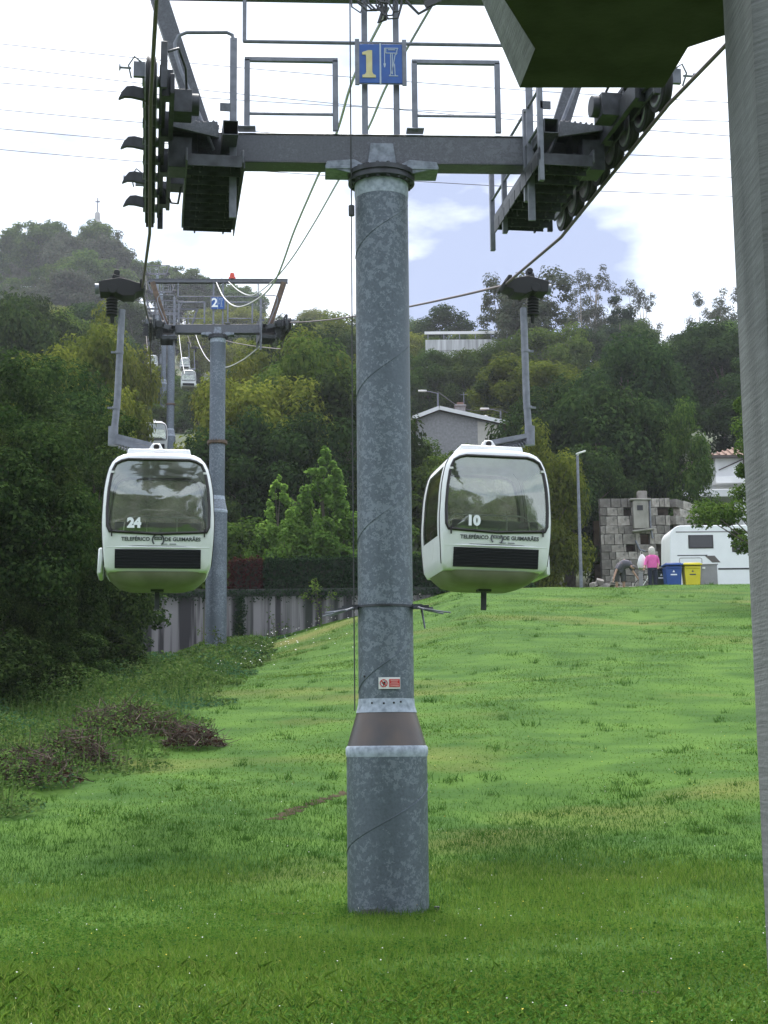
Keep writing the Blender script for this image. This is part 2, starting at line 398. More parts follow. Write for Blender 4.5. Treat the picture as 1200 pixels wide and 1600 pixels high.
# ------------------------------------------------------------------ terrain
PY = [-60, 0, 8, 10.0, 12, 15, 17, 19, 22.5, 30, 45, 58, 60.5, 63, 80, 95, 123, 187, 250, 330, 450, 800, 2500]
PZ = [-1.7, -1.65, -1.6, -1.57, -1.7, -1.8, -1.84, -1.8, -1.22, .3, 3.36, 6.02, 6.36, 6.38, 6.4, 10.5, 22, 41, 60, 84, 112, 160, 300]
_rng = np.random.default_rng(3)
_ph = _rng.uniform(0, 6.28, (12, 2)); _fr = _rng.uniform(.5, 1.6, (12, 2)) * np.array([[.35], [.5], [.7], [.9], [1.2], [1.5], [2], [2.6], [.1], [.07], [.05], [.04]])
def smoothstep(a, b, x):
    t = np.clip((x - a) / (b - a), 0, 1); return t * t * (3 - 2 * t)
def terr(x, y):
    x = np.asarray(x, float); y = np.asarray(y, float)
    z = np.interp(y, PY, PZ)
    z0 = (np.interp(y - 1.2, PY, PZ) + np.interp(y + 1.2, PY, PZ) + z) / 3
    z = np.where(y < 62, z0, z)
    c = .27 * smoothstep(28, 60, y) * (y < 62.2)
    z = z - c * np.clip(3 - x, 0, 12.5)
    # the left bank above the shrubs and the wood below it
    z = z + .5 * smoothstep(-5, -9, x) * smoothstep(20, 26, y) * (1 - smoothstep(44, 57, y))
    # the hill ends in a lower ridge to the right, and rises behind to the left
    k = x / np.maximum(y, 1)
    ridge = 47 + 6 * np.sin(x * .05)
    z = np.where((y > 190), z - smoothstep(.02, .09, k) * np.clip(z - ridge, 0, None) * .9, z)
    z = z + smoothstep(-.10, -.18, k) * smoothstep(330, 430, y) * 24
    z = z - smoothstep(-.05, -.02, k) * smoothstep(340, 420, y) * 20 * (k < .02)
    amp = np.array([.035, .03, .03, .025, .02, .015, .012, .01, .02, .05, .08, .1])
    for i in range(12):
        far = 1.0 if i < 8 else 1.0
        z = z + amp[i] * far * np.sin(_fr[i, 0] * x + _ph[i, 0]) * np.sin(_fr[i, 1] * y + _ph[i, 1])
    return z
def tz(x, y): return float(terr(x, y))

def axis(lim0, lim1, d0, d1, dense, step, grow):
    a = list(np.arange(dense[0], dense[1], step)); s = step
    while a[-1] < lim1: s = min(s * grow, 60); a.append(a[-1] + s)
    s = step
    while a[0] > lim0: s = min(s * grow, 60); a.insert(0, a[0] - s)
    return np.array(a)
xs = axis(-1500, 1500, 0, 0, (-20, 20), .33, 1.13)
ys = np.concatenate([axis(-60, 62.0, 0, 0, (3, 62.0), .33, 1.2)[:-1], [62.15, 62.3], axis(62.6, 2500, 0, 0, (62.6, 90), 1.0, 1.06)])
ys = np.unique(np.round(ys, 3))
XX, YY = np.meshgrid(xs, ys); ZZ = terr(XX, YY)
nx, ny = len(xs), len(ys)
idx = np.arange(nx * ny).reshape(ny, nx)
quads = np.stack([idx[:-1, :-1], idx[:-1, 1:], idx[1:, 1:], idx[1:, :-1]], -1).reshape(-1, 4)
me = bpy.data.meshes.new('ground')
me.vertices.add(nx * ny); me.vertices.foreach_set('co', np.stack([XX, YY, ZZ], -1).astype(np.float32).ravel())
me.loops.add(quads.size); me.loops.foreach_set('vertex_index', quads.ravel().astype(np.int32))
me.polygons.add(len(quads)); me.polygons.foreach_set('loop_start', np.arange(0, quads.size, 4, dtype=np.int32))
me.polygons.foreach_set('loop_total', np.full(len(quads), 4, dtype=np.int32))
M['lawn'] = mat('lawn', (0.031, 0.08, 0.012), (0.066, 0.135, 0.02), 1.1, .9, 0, .6, 30, (.55, 1.15, 1), c3=(0.13, 0.125, 0.035), s3=.3, t3=(.55, .78), detail=9, spec=.08)
M['forest'] = mat('forest floor', (0.02, 0.035, 0.012), (0.05, 0.075, 0.025), .4, .95, 0, .5, 3, c3=(0.09, 0.075, 0.04), s3=.06)
me.materials.append(M['lawn']); me.materials.append(M['forest'])
qc = quads[:, 0]; mi = ((YY.ravel()[qc] > 79) | (XX.ravel()[qc] < -24) | (XX.ravel()[qc] > 45)).astype(np.int32)
me.polygons.foreach_set('material_index', mi)
me.polygons.foreach_set('use_smooth', [True] * len(quads))
me.update(calc_edges=True)
ground = tag(link(bpy.data.objects.new('ground', me)), 'mown green lawn rising to the wooded hill', None, None, 'structure')
ground['category'] = 'ground'

# ------------------------------------------------------------------ lift towers
LINE = rad(8.8)                                # the line runs this far left of the view direction
ARM = rad(3.2)                                 # turn of the crossarm
GAUGE = 2.66                                   # half the distance between the two ropes
ROPE_DZ = -0.27                                # rope below the sheave axles

def sheave_fn(b):
    b.lathe([(.10, -.05), (.245, -.05), (.25, -.03), (.235, -.012), (.235, .012), (.25, .03), (.245, .05), (.10, .05)], n=28, axis='x', m=0)
    b.lathe([(.0, -.055), (.19, -.055), (.2, -.052), (.2, .052), (.19, .055), (0, .055)], n=28, axis='x', m=1)
    for q in (-1, 1): b.lathe([(.155, q * .056), (.165, q * .064), (.19, q * .064), (.197, q * .056)], n=28, axis='x', m=2)
    b.lathe([(.0, -.09), (.06, -.09), (.06, .09), (0, .09)], n=14, axis='x', m=2)
    for k in range(5):                          # raised spokes on the wheel disc
        a = k * 2 * math.pi / 5
        b.bar((.0, .05 * math.cos(a), .05 * math.sin(a)), (.0, .19 * math.cos(a), .19 * math.sin(a)), .124, .03, (1, 0, 0), 2)

def make_head(root, zb, arm, line, pitch, number, simple=False, scale=1.0, leg_mat='galv_arm'):
    S = scale
    r_arm = (0, 0, arm)
    loc = (0, 0, zb)
    def part(key, name, fn, m, smooth=40, bevel=0.0, rot=r_arm, at=loc):
        o = shared(key, name, fn, m, root, at, rot, smooth, bevel); o.scale = (S, S, S); return o
    def f(b):
        b.box((0, 0, .0), (4.86, .26, .33)); b.box((0, 0, .172), (4.88, .29, .016)); b.box((0, 0, -.172), (4.88, .29, .016))
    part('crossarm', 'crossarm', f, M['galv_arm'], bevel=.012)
    def f(b):
        for s in (-1, 1):
            b.prism([(s * .2, -.2), (s * .32, -.135), (s * .63, -.16), (s * .66, -.235), (s * .5, -.27), (s * .37, -.30), (s * .2, -.30)], -.17, -.148)
            b.box((s * .47, 0, -.235), (.36, .36, .045))
        b.prism([(-.17, -.2), (-.13, .06), (.13, .06), (.17, -.2)], -.172, -.15)
    part('gusset', 'gusset_plate', f, M['zinc_spray'], bevel=.006)
    def f(b):
        b.lathe([(.30, -.24), (.39, -.25), (.39, -.305), (.37, -.31), (.37, -.335), (.385, -.34), (.385, -.375), (.31, -.385)], n=40)
        for k in range(18):
            a = 2 * math.pi * k / 18
            b.cyl((.345 * math.cos(a), .345 * math.sin(a), -.40), (.345 * math.cos(a), .345 * math.sin(a), -.225), .022, n=6)
    part('flange', 'flange', f, M['dark_steel'])
    def rail(x0, x1):
        def f(b):
            for x in (x0, x1): b.bar((x, -.12, .22), (x, -.12, 1.08), .065, .05, (0, 1, 0))
            b.bar((x0 - .03, -.12, 1.08), (x1 + .03, -.12, 1.08), .05, .055)
            b.bar((x0, -.12, .42), (x1, -.12, .42), .03, .03)
            b.box((x0, -.12, .235), (.2, .16, .02))
        return f
    part('railL', 'guard_rail', rail(-1.55, -.53), M['tube'], bevel=.006)
    part('railR', 'guard_rail', rail(.39, 1.36), M['tube'], bevel=.006)
    for s in (-1, 1):
        def f(b, s=s): b.bar((s * .185, -.02, .2), (s * .185, -.02, 1.93), .068, .068, (0, 1, 0))
        part(('post', s), 'sign_post', f, M['tube'], bevel=.006)
        def f(b, s=s):
            b.bar((s * 2.06, 0, .22), (s * 2.60, 0, 1.92), .2, .27, (0, 1, 0))
            b.bar((s * 1.99, -.105, .22), (s * 2.53, -.105, 1.92), .03, .05, (0, 1, 0))
        part(('leg', s, leg_mat), 'portal_leg', f, M[leg_mat], bevel=.008)
        def f(b, s=s):
            b.bar((s * 1.70, -.3, -.9), (s * 1.70, -.3, 1.25), .08, .03, (0, 1, 0))
            pts = [(s * 1.70, -.3, 1.22), (s * 1.715, -.3, 1.29), (s * 1.78, -.3, 1.32), (s * 2.24, -.3, 1.31), (s * 2.33, -.3, 1.27), (s * 2.37, -.3, 1.18),
                   (s * 2.36, -.3, 1.05), (s * 2.30, -.3, .85), (s * 1.92, -.3, -.1)]
            b.tube(pts, .021, 8)
        part(('hoop', s), 'hoop_rail', f, M['tube'])
    def f(b):
        b.box((0, 0, 1.98), (5.5, .16, .13)); b.box((0, 0, 2.05), (5.52, .2, .014)); b.box((0, 0, 1.91), (5.52, .2, .014))
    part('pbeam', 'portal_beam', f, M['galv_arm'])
    def f(b):
        b.tube([(-1.585, -.06, 1.9), (-1.585, -.06, 1.33)], .024, 8); b.tube([(-1.60, -.06, 1.33), (1.6, -.06, 1.33)], .022, 8)
        b.tube([(1.585, -.06, 1.9), (1.585, -.06, 1.33)], .024, 8)
    part('hbar', 'hanging_rail', f, M['tube'])
    # number sign
    if number is not None:
        def f(b):
            b.box((0, 0, 0), (.58, .012, .50)); b.box((-.275, -.002, .02), (.05, .03, .56)); b.box((.275, -.002, .02), (.05, .03, .56))
        sg = part('signback', 'number_sign', f, M['tube'], at=(.006 * S, -.135 * S, zb + 1.04 * S))
        def f(b): b.box((-.135, -.009, 0), (.25, .01, .48))
        shared('plateL', 'plate', f, M['sign_blue'], sg, bevel=.003)
        def f(b): b.box((.125, -.009, 0), (.25, .01, .48))
        shared('plateR', 'plate', f, M['sign_blue'], sg, bevel=.003)
        def f(b): b.box((-.005, -.012, 0), (.018, .012, .5))
        shared('divider', 'divider', f, M['sign_line'], sg)
        if number == 1:
            def f(b):
                b.prism([(-.10, -.175), (.055, -.175), (.055, -.145), (.03, -.135), (.015, -.11), (.015, .16), (-.03, .16), (-.10, .135), (-.10, .105),
                         (-.06, .105), (-.055, .08), (-.055, -.11), (-.07, -.135), (-.10, -.145)], -.023, -.014)
            shared('one', 'digit', f, M['sign_yellow'], sg, (-.115, 0, 0), smooth=0)
        else:
            me_t = CACHE.setdefault(('digit', number), text_mesh(str(number), .5, .004, M['number'], .012))
            link(bpy.data.objects.new('digit', me_t), sg, (-.13, -.02, 0), (math.pi / 2, 0, 0))
        def f(b):
            y = -.016
            for a, c in (((.045, .19), (.205, .19)), ((.045, .19), (.045, 0.0)), ((.06, .13), (.195, .13)), ((.06, .19), (.06, .13)), ((.195, .19), (.18, .11)),
                         ((.085, .17), (.17, .17)), ((.115, .13), (.115, -.13)), ((.135, .13), (.135, -.13)), ((.17, .12), (.125, -.12)), ((.16, .0), (.165, -.13)),
                         ((.095, -.15), (.20, -.15)), ((.115, -.13), (.095, -.15)), ((.16, -.12), (.175, -.15))):
                b.bar((a[0], y, a[1]), (c[0], y, c[1]), .009, .006, (0, 1, 0))
            b.prism([(.03, .0), (.06, .0), (.05, -.045), (.04, -.045)], y - .004, y + .004)
        shared('picto', 'pictogram', f, M['sign_line'], sg)
    # sheave trains, one at each end
    for s in (-1, 1):
        e = Vector((s * GAUGE * S, 0, 0)); e.rotate(Euler(r_arm)); e.z = zb
        rot = (pitch, 0, line)
        def f(b, s=s):
            i = -s                                  # towards the pole
            b.bar((i * .13, -2.1, .10), (i * .13, 2.15, .10), .05, .16)
            for k in range(4):                      # paired rocker beams, hung staggered
                y = -1.62 + k * 1.08
                b.bar((i * .10, y - .42, .02), (i * .10, y + .42, .02), .03, .2)
                b.box((i * .17, y, .08), (.12, .16, .3))
            for k in range(2):
                y = -1.08 + k * 2.16
                b.bar((i * .22, y - .7, .04), (i * .22, y + .7, .04), .05, .22)
                b.box((i * .32, y, .1), (.24, .3, .26)); b.cyl((i * .26, y, .12), (i * .52, y, .12), .12, n=14)
            b.box((i * .38, 0, 0), (.3, .7, .3)); b.box((i * .33, -.35, -.2), (.26, .34, .36))
            b.bar((s * .075, -1.9, .02), (s * .075, 1.9, .02), .016, .12)
            b.bar((i * .13, -2.0, .34), (i * .13, .9, .34), .07, .05)
            for y in (-1.9, -1.1, -.3, .5): b.box((i * .13, y, .23), (.05, .06, .24))
            for y in (-2.14, 2.16): b.box((i * .13, y, .07), (.07, .04, .5))
            b.tube([(i * .17, -1.9, .33), (i * .28, -1.8, .42), (i * .36, -1.5, .34), (i * .38, -1.2, .24)], .016, 6)
            b.tube([(i * .17, 1.3, .05), (i * .26, 1.35, -.12), (i * .34, 1.2, -.18), (i * .38, 1.0, .0)], .016, 6)
        sa = part(('train', s), 'sheave_assembly', f, M['dark_steel'], rot=rot, at=e, bevel=.005)
        if not simple:
            for k in range(8):
                shared('sheave', 'sheave', sheave_fn, [M['rubber'], M['dark_steel'], M['hub']], sa, (0, -1.89 + k * .54, 0))
        else:
            def f(b):
                for k in range(4): b.lathe([(.1, -.05), (.25, -.05), (.25, .05), (.1, .05)], (0, -1.6 + k * 1.07, 0), 16, 0, 'x')
            shared('sheaves_small', 'sheave_row', f, M['rubber'], sa)
        if not simple:
            def f(b, s=s):                          # rope catcher horn: a curved fin
                b.prism([(s * .04, .0), (s * .18, .03), (s * .25, .02), (s * .30, -.04), (s * .335, -.12), (s * .27, -.09), (s * .2, -.09), (s * .04, -.12)], -.03, .03)
            for y in ((-1.62, -.27, .81, 1.62) if s < 0 else ()):
                shared(('horn', s), 'rope_catcher', f, M['dark_steel'], sa, (0, y, .02))
            def f(b, s=s):
                b.box((s * .12, 0, .04), (.12, .05, .16)); b.box((s * .06, 0, .0), (.1, .04, .05)); b.tube([(s * .1, -.05, .1), (s * .17, -.09, .14), (s * .23, -.05, .06), (s * .2, 0, -.06)], .01, 6)
                b.cyl((s * .2, -.03, .04), (s * .32, -.03, .04), .012, n=6); b.cyl((s * .31, -.03, .04), (s * .325, -.03, .04), .035, n=8)
            for y in ((-1.95, 1.15) if s < 0 else (-2.0,)):
                shared(('switch', s), 'rope_switch', f, M['tube'], sa, (0, y, .05))
        # stepped catwalk on the pole side, with its stringer, handrails and bracket
        def f(b, s=s):
            i = -s
            for x in (.40, 1.02): b.bar((i * x, -.75, -.31), (i * x, 1.5, -.31), .02, .15)
            b.prism([(i * .2, .10), (i * .74, .14), (i * .76, -.05), (i * .2, .06)], -.62, -.58)
            for q in range(8): b.cyl((i * (.24 + q * .065), -.62, .115 + q * .0035), (i * (.24 + q * .065), -.1, .115 + q * .0035), .016, n=6)
            b.box((i * .48, -.33, .11), (.56, .5, .015))
        cw = part(('cat', s), 'catwalk', f, M['galv_arm'], rot=rot, at=e, bevel=.003)
        def f(b, s=s):
            i = -s
            b.box((i * .71, 0, 0), (.60, .27, .02)); b.box((i * .71, -.135, -.06), (.60, .014, .13)); b.box((i * .71, .135, -.035), (.60, .012, .09))
            for q in range(5): b.box((i * (.48 + q * .115), 0, -.03), (.012, .25, .04))
            b.box((i * 1.035, 0, -.06), (.014, .25, .14)); b.box((i * .9, .02, -.1), (.02, .05, .08)); b.box((i * .55, .02, -.1), (.02, .05, .08))
        nst = 8 if not simple else 4
        for k in range(nst):
            shared(('step', s), 'step', f, M['dark_steel'], cw, (0, -.60 + k * .275 * (8 / nst), -.31 - .006 * k))
        def f(b, s=s):
            i = -s; x = i * 1.0
            for y in (-.72, -.05, 1.05, 1.72):
                b.bar((x, y, -.62), (x, y, .5 if y < 0.5 else .42), .06, .06, (0, 1, 0))
            for z in (.04, .46): b.tube([(x, -.72, z), (x, 1.72, z)], .018, 8)
        if not simple and s > 0:
            shared(('hr', s), 'handrail', f, M['tube'], cw, bevel=.004)
        if not simple:
            def f(b, s=s):                          # square hollow bracket open towards the station
                i = -s; cx, cz, w = i * .88, .02, .16
                for dx, dz, sx, sz in ((w / 2, 0, .008, w), (-w / 2, 0, .008, w), (0, w / 2, w, .008), (0, -w / 2, w, .008)):
                    b.box((cx + dx, -.3, cz + dz), (sx, .9, sz))
                b.bar((cx - .12, -.74, .26), (cx + .0, -.74, .26), .02, .09)
                b.box((cx, .16, cz), (w - .01, .02, w - .01))
            shared(('brk', s), 'bracket', f, M['galv_arm'], cw)

def make_tower(base, zb, arm, line, pitch, number, label, rb=.44, ru=.305, base_top=None, cone_top=None, flange=None, simple=False, scale=1.0,
               leg_mat='galv_arm', near=False):
    root = thing('lift_tower', base, label, 'lift tower', 'towers of the cable car line')
    bt, ct = base_top, cone_top
    b = MB(); b.lathe([(rb, -.6), (rb, bt - .03), (rb + .008, bt - .028), (rb + .008, bt), (rb - .01, bt + .01)], n=48)
    pb = b.build('pole_base', M['galv'], root)
    b = MB(); b.lathe([(rb, bt + .004), (rb - .006, bt + .03), (ru + .01, ct - .03), (ru + .004, ct)], n=48)
    b.build('reducer_cone', M['brown_paint'] if near else M['zinc_spray'], root)
    b = MB(); b.lathe([(ru, ct - .02), (ru, zb - .38)], n=48)
    ps = b.build('pole_shaft', M['galv'], root)
    b = MB()                                          # pale zinc sprayed weld zones
    b.lathe([(rb + .002, bt - .085), (rb + .0105, bt - .05), (rb + .0105, bt + .012), (rb - .02, bt + .05)], n=48)
    b.build('weld_band', M['zinc_weld'], root); b = MB()
    b.lathe([(ru + .03, ct - .07), (ru + .012, ct - .01), (ru + .007, ct + .02), (ru + .001, ct + .08)], n=48)
    b.build('weld_band', M['zinc_weld'], root); b = MB()
    b.lathe([(ru + .001, zb - .56), (ru + .006, zb - .52), (ru + .006, zb - .39)], n=48)
    b.build('weld_band', M['zinc_weld'], root)
    if flange:
        b = MB(); b.lathe([(ru, flange - .06), (ru + .09, flange - .05), (ru + .09, flange + .05), (ru, flange + .06)], n=40)
        for k in range(20):
            a = 2 * math.pi * k / 20; b.cyl(((ru + .055) * math.cos(a), (ru + .055) * math.sin(a), flange - .09), ((ru + .055) * math.cos(a), (ru + .055) * math.sin(a), flange + .1), .02, n=6)
        b.build('joint_flange', M['rust'], root)
    make_head(root, zb, arm, line, pitch, number, simple, scale, leg_mat)
    return root, pb, ps

def weldmat():
    m, n, l, b = _nodes('zinc sprayed weld')
    nz = n.new('ShaderNodeTexNoise'); nz.inputs['Scale'].default_value = 16; nz.inputs['Detail'].default_value = 7
    r = n.new('ShaderNodeValToRGB'); r.color_ramp.elements[0].color = (.17, .2, .245, 1); r.color_ramp.elements[1].color = (.4, .45, .54, 1)
    r.color_ramp.elements[0].position = .25; r.color_ramp.elements[1].position = .65
    tc = n.new('ShaderNodeTexCoord'); l.new(tc.outputs['Object'], nz.inputs['Vector']); l.new(nz.outputs['Fac'], r.inputs['Fac'])
    l.new(r.outputs['Color'], b.inputs['Base Color']); b.inputs['Roughness'].default_value = .6
    return m
M['zinc_weld'] = weldmat()

T1 = P(607, 1440, 17); T1.z = -1.84
t1, t1_base, t1_shaft = make_tower(T1, 8.67, ARM, LINE, 0.0, 1, 'tall galvanised steel lift tower carrying the blue number 1 sign, standing on the lawn',
                                   base_top=1.838, cone_top=2.30, near=True)
T2 = P(337, 1020, 59)
t2, _, _ = make_tower(T2, 12.77, rad(2), LINE, rad(9), 2, 'galvanised lift tower with blue number 2 sign in front of the retaining wall', rb=.41,
                      base_top=5.5, cone_top=6.0, flange=8.2, leg_mat='rust')
T3 = P(268, 512, 123); z3 = 12.5
t3, _, _ = make_tower((T3.x, T3.y, T3.z - z3), z3, rad(5), LINE, rad(14), None, 'banded grey lift tower rising from the trees just uphill of tower 2', rb=.42,
                      base_top=3.4, cone_top=3.9, flange=6.0, simple=True, scale=.8)
T4 = P(257, 490, 187)
make_tower((T4.x, T4.y, T4.z - 12), 12, rad(5), LINE, rad(14), None, 'small distant lift tower, the fourth up the line, seen above tower 2', rb=.4,
           base_top=3, cone_top=3.4, simple=True, scale=.85)
T5 = P(252, 456, 252)
make_tower((T5.x, T5.y, T5.z - 12), 12, rad(5), LINE, rad(14), None, 'distant lift tower, the fifth up the line, near the top of the slope', rb=.4,
           base_top=3, cone_top=3.4, simple=True, scale=.9)
T6 = P(246, 428, 318)
make_tower((T6.x, T6.y, T6.z - 12), 12, rad(5), LINE, rad(14), None, 'farthest lift tower, the sixth, standing out on the skyline', rb=.4,
           base_top=3, cone_top=3.4, simple=True, scale=.95)

# tower 1: warning plate, climbing guard, earth wire, pegs and the helical weld seams
r_ = .308
ws = shared('wsign', 'warning_sign', lambda b: b.box((0, 0, 0), (.235, .008, .125)), M['white'], t1, (.035, -r_ - .004, 2.54), None, 0, .002)
b = MB(); b.box((.055, -.007, 0), (.115, .005, .085)); b.build('text_panel', M['red'], ws)
b = MB()
for k in range(16):
    a0, a1 = 2 * math.pi * k / 16, 2 * math.pi * (k + 1) / 16
    b.bar((-.062 + .038 * math.cos(a0), -.007, .038 * math.sin(a0)), (-.062 + .038 * math.cos(a1), -.007, .038 * math.sin(a1)), .009, .005, (0, 1, 0))
b.bar((-.09, -.008, .027), (-.034, -.008, -.027), .009, .005, (0, 1, 0)); b.build('prohibition_ring', M['red'], ws)
b = MB(); b.prism([(-.065, -.03), (-.045, -.012), (-.04, .015), (-.052, .02), (-.062, .012), (-.075, .018), (-.08, .0), (-.07, -.008)], -.009, -.006); b.build('hand_symbol', M['black'], ws)
b = MB()
for k, w in enumerate((.085, .07, .095, .095)): b.box((.055, -.0105, .03 - k * .02), (w, .003, .008))
b.build('text_lines', mat('pale red print', (.65, .35, .33), None), ws)

cg = shared('guardband', 'climbing_guard', lambda b: b.lathe([(r_ - .003, -.012), (r_ + .01, -.012), (r_ + .01, .012), (r_ - .003, .012)], n=48), M['dark_steel'], t1, (0, 0, 3.39))
rng = random.Random(5)
for s in (-1, 1):
    def f(b, s=s):
        b.box((s * .35, -.05, 0), (.12, .08, .05)); b.box((s * .42, -.1, -.01), (.12, .05, .04))
        b.bar((s * .30, -.16, -.02), (s * .52, -.02, -.02), .03, .03)
    shared(('clamp', s), 'clamp', f, M['dark_steel'], cg)
    n = 6 if s < 0 else 5
    for k in range(n):
        a = rad(-75 + k * 22) if s > 0 else rad(180 + 75 - k * 22)
        d = Vector((math.cos(a), math.sin(a), -.12 - .1 * rng.random())); p0 = Vector((s * (.36 + .02 * k), -.16 + .07 * k, -.02))
        ln = .2 + .12 * rng.random()
        if s > 0 and k == 2: d = Vector((.15, -.1, -1))
        b = MB(); b.tube([p0, p0 + d.normalized() * ln], [.013, .009], 6)
        b.build('spike', M['tube'], cg)
b = MB(); b.tube([(-.345, -.12, 2.25), (-.35, -.12, 5.4), (-.345, -.12, 8.2)], .008, 6); b.tube([(-.345, -.12, 8.2), (-.345, -.25, 8.5), (-.345, -.25, 10.6)], .008, 6)
b.cyl((-.345, -.12, 7.88), (-.345, -.12, 8.0), .035, n=8); b.build('earth_wire', M['cable_dark'], t1)
def helix(r, z0, z1, a0, a1, n=40):
    b = MB()
    pts = [(r * math.cos(a0 + (a1 - a0) * k / n), r * math.sin(a0 + (a1 - a0) * k / n), z0 + (z1 - z0) * k / n) for k in range(n + 1)]
    b.tube(pts, .006, 5); return b
hb = MB()
for q in range(-1, 3):
    for k, (rr, za, zb_) in enumerate(((.441, .55 + q * 2.2, .55 + q * 2.2 + 1.1),)):
        pass
helix(.441, .72, 1.46, rad(-180), rad(0)).build('weld_seam', M['galv'], t1)
for q in range(4): helix(.306, 2.45 + q * 1.65, 2.45 + q * 1.65 + .62, rad(-175), rad(-10)).build('weld_seam', M['galv'], t1)
b = MB()
for a, z in ((-140, 2.62), (-120, 2.33), (-95, 2.325), (-75, 2.33), (-60, 2.34)):
    a = rad(a); b.cyl((.30 * math.cos(a), .30 * math.sin(a), z), (.315 * math.cos(a), .315 * math.sin(a), z), .012, n=8)
b.build('plug', M['black'], t1)
# rain-splashed soil and moss on the foot of tower 1
b = MB(); n = 72; rq_ = random.Random(2); vs = []
for j in range(n):
    a = 2 * math.pi * j / n; h = .10 + .05 * math.sin(3 * a + 1) + rq_.uniform(0, .05)
    for z, r in ((-.25, .445), (h * .6, .443), (h, .4405)): vs.append((r * math.cos(a), r * math.sin(a), z))
b.add(vs, [(3 * j + q, 3 * ((j + 1) % n) + q, 3 * ((j + 1) % n) + q + 1, 3 * j + q + 1) for j in range(n) for q in (0, 1)])
b.build('soil_splash', mat('soil and moss film', (.05, .055, .045), (.1, .105, .095), 9, .9), t1)
# bundle of slack cables tied under the portal beam
rng = random.Random(11)
cb = MB()
for k in range(7):
    x0 = -.12 + .05 * k; y0 = -.1 - .03 * rng.random()
    lw = .1 + .22 * rng.random(); w_ = .06 + .07 * rng.random()
    cb.tube([(x0 - w_, y0, 1.9), (x0 - w_ * 1.2, y0 - .05, 1.9 - lw * .5), (x0 - w_ * .3, y0 - .07, 1.9 - lw), (x0 + w_ * .6, y0 - .03, 1.9 - lw * .9), (x0 + w_, y0, 1.9 - lw * .3), (x0 + w_ * .8, y0, 1.92)], .012, 6)
cb.tube([(.0, -.12, 1.88), (.03, -.14, 1.7), (-.02, -.14, 1.55), (.06, -.12, 1.6), (.07, -.1, 1.85)], .022, 6)
cb.tube([(.3, -.1, 1.85), (.45, -.12, 1.68), (.6, -.1, 1.78), (.66, -.1, 1.9)], .018, 6)
cb.box((.62, -.1, 1.84), (.2, .06, .08), (0, rad(-25), 0))
cb.tube([(-.345, -.25, 1.8), (-.34, -.3, 1.66), (-.24, -.28, 1.6), (-.2, -.25, 1.72), (-.3, -.25, 1.78)], .01, 6)
cb.build('cable_bundle', M['cable_dark'], t1, (0, 0, 8.67), (0, 0, ARM))
# T2's red aircraft lamp
b = MB(); b.cyl((0, 0, 0), (0, 0, .08), .14, n=14); b.lathe([(.09, .08), (.1, .16), (.08, .24), (.02, .27)], n=14)
b.build('warning_lamp', mat('red lamp glass', (.6, .06, .03), None, rough=.2), t2, (.55, 0, 12.77 + 2.06))

# ------------------------------------------------------------------ ropes and cables
def along(p0, p1, n=16, sag=0.0):
    p0, p1 = Vector(p0), Vector(p1)
    return [p0.lerp(p1, t) - Vector((0, 0, sag * 4 * t * (1 - t))) for t in [k / n for k in range(n + 1)]]

def smooth_path(pts, n=10):
    pts = [Vector(p) for p in pts]; out = []
    for i in range(len(pts) - 1):
        p0 = pts[max(i - 1, 0)]; p1 = pts[i]; p2 = pts[i + 1]; p3 = pts[min(i + 2, len(pts) - 1)]
        for k in range(n):
            t = k / n
            out.append(.5 * ((2 * p1) + (p2 - p0) * t + (2 * p0 - 5 * p1 + 4 * p2 - p3) * t * t + (3 * p1 - p0 - 3 * p2 + p3) * t ** 3))
    return out + [pts[-1]]

def end_of(T, zb, arm, s, S=1.0):
    e = Vector((s * GAUGE * S, 0, 0)); e.rotate(Euler((0, 0, arm))); return Vector(T) + e + Vector((0, 0, zb + ROPE_DZ * S))
ld = Vector((-math.sin(LINE), math.cos(LINE), 0))
eL1, eR1 = end_of(T1, 8.67, ARM, -1), end_of(T1, 8.67, ARM, 1)
GL24 = P(222, 452, 23.7); GR10 = P(788, 446, 23.3)
GL3 = P(236, 598, 100); GR4 = P(299, 543, 168); GR5 = P(292, 535, 247); GL6 = P(236, 531, 247)
def tow_end(T, s, S, dz=0): return Vector(T) + Vector((s * GAUGE * S, 0, ROPE_DZ * S))
eL2 = end_of(T2, 12.77, rad(2), -1); eR2 = end_of(T2, 12.77, rad(2), 1)
ropeL = [eL1 - ld * 25 + Vector((.45, 0, -.5)), eL1 - ld * 2.1, eL1, eL1 + ld * 2.1, GL24, eL2 - ld * 2, eL2 + ld * 2, GL3, tow_end(T3, -1, .8), tow_end(T4, -1, .85), GL6, tow_end(T5, -1, .9), tow_end(T6, -1, .95), tow_end(T6, -1, .95) + Vector((-7, 60, 14))]
ropeR = [eR1 - ld * 25 + Vector((0.6, 0, -.6)), eR1 - ld * 2.1, eR1, eR1 + ld * 2.1, GR10, eR2 - ld * 2, eR2 + ld * 2, tow_end(T3, 1, .8), GR4, tow_end(T4, 1, .85), GR5, tow_end(T5, 1, .9), tow_end(T6, 1, .95), tow_end(T6, 1, .95) + Vector((-7, 60, 14))]
def sagged(pts, k=.004):
    out = []
    for a, c in zip(pts[:-1], pts[1:]):
        L = (Vector(c) - Vector(a)).length; out += along(a, c, max(2, int(L / 3)), k * L if L > 12 else 0)[:-1]
    return out + [Vector(pts[-1])]
def rope_obj(pts, name, label, r=.021, m='rope', n=8, cat='cable', group=None):
    o0 = Vector(pts[0]); b = MB(); b.tube([Vector(p) - o0 for p in pts], r, n)
    return tag(b.build(name, M[m], None, o0), label, cat, group)
rope_obj(sagged(ropeL), 'haul_rope', 'steel haul rope that carries cabin 24, over the wheels with rope catcher horns')
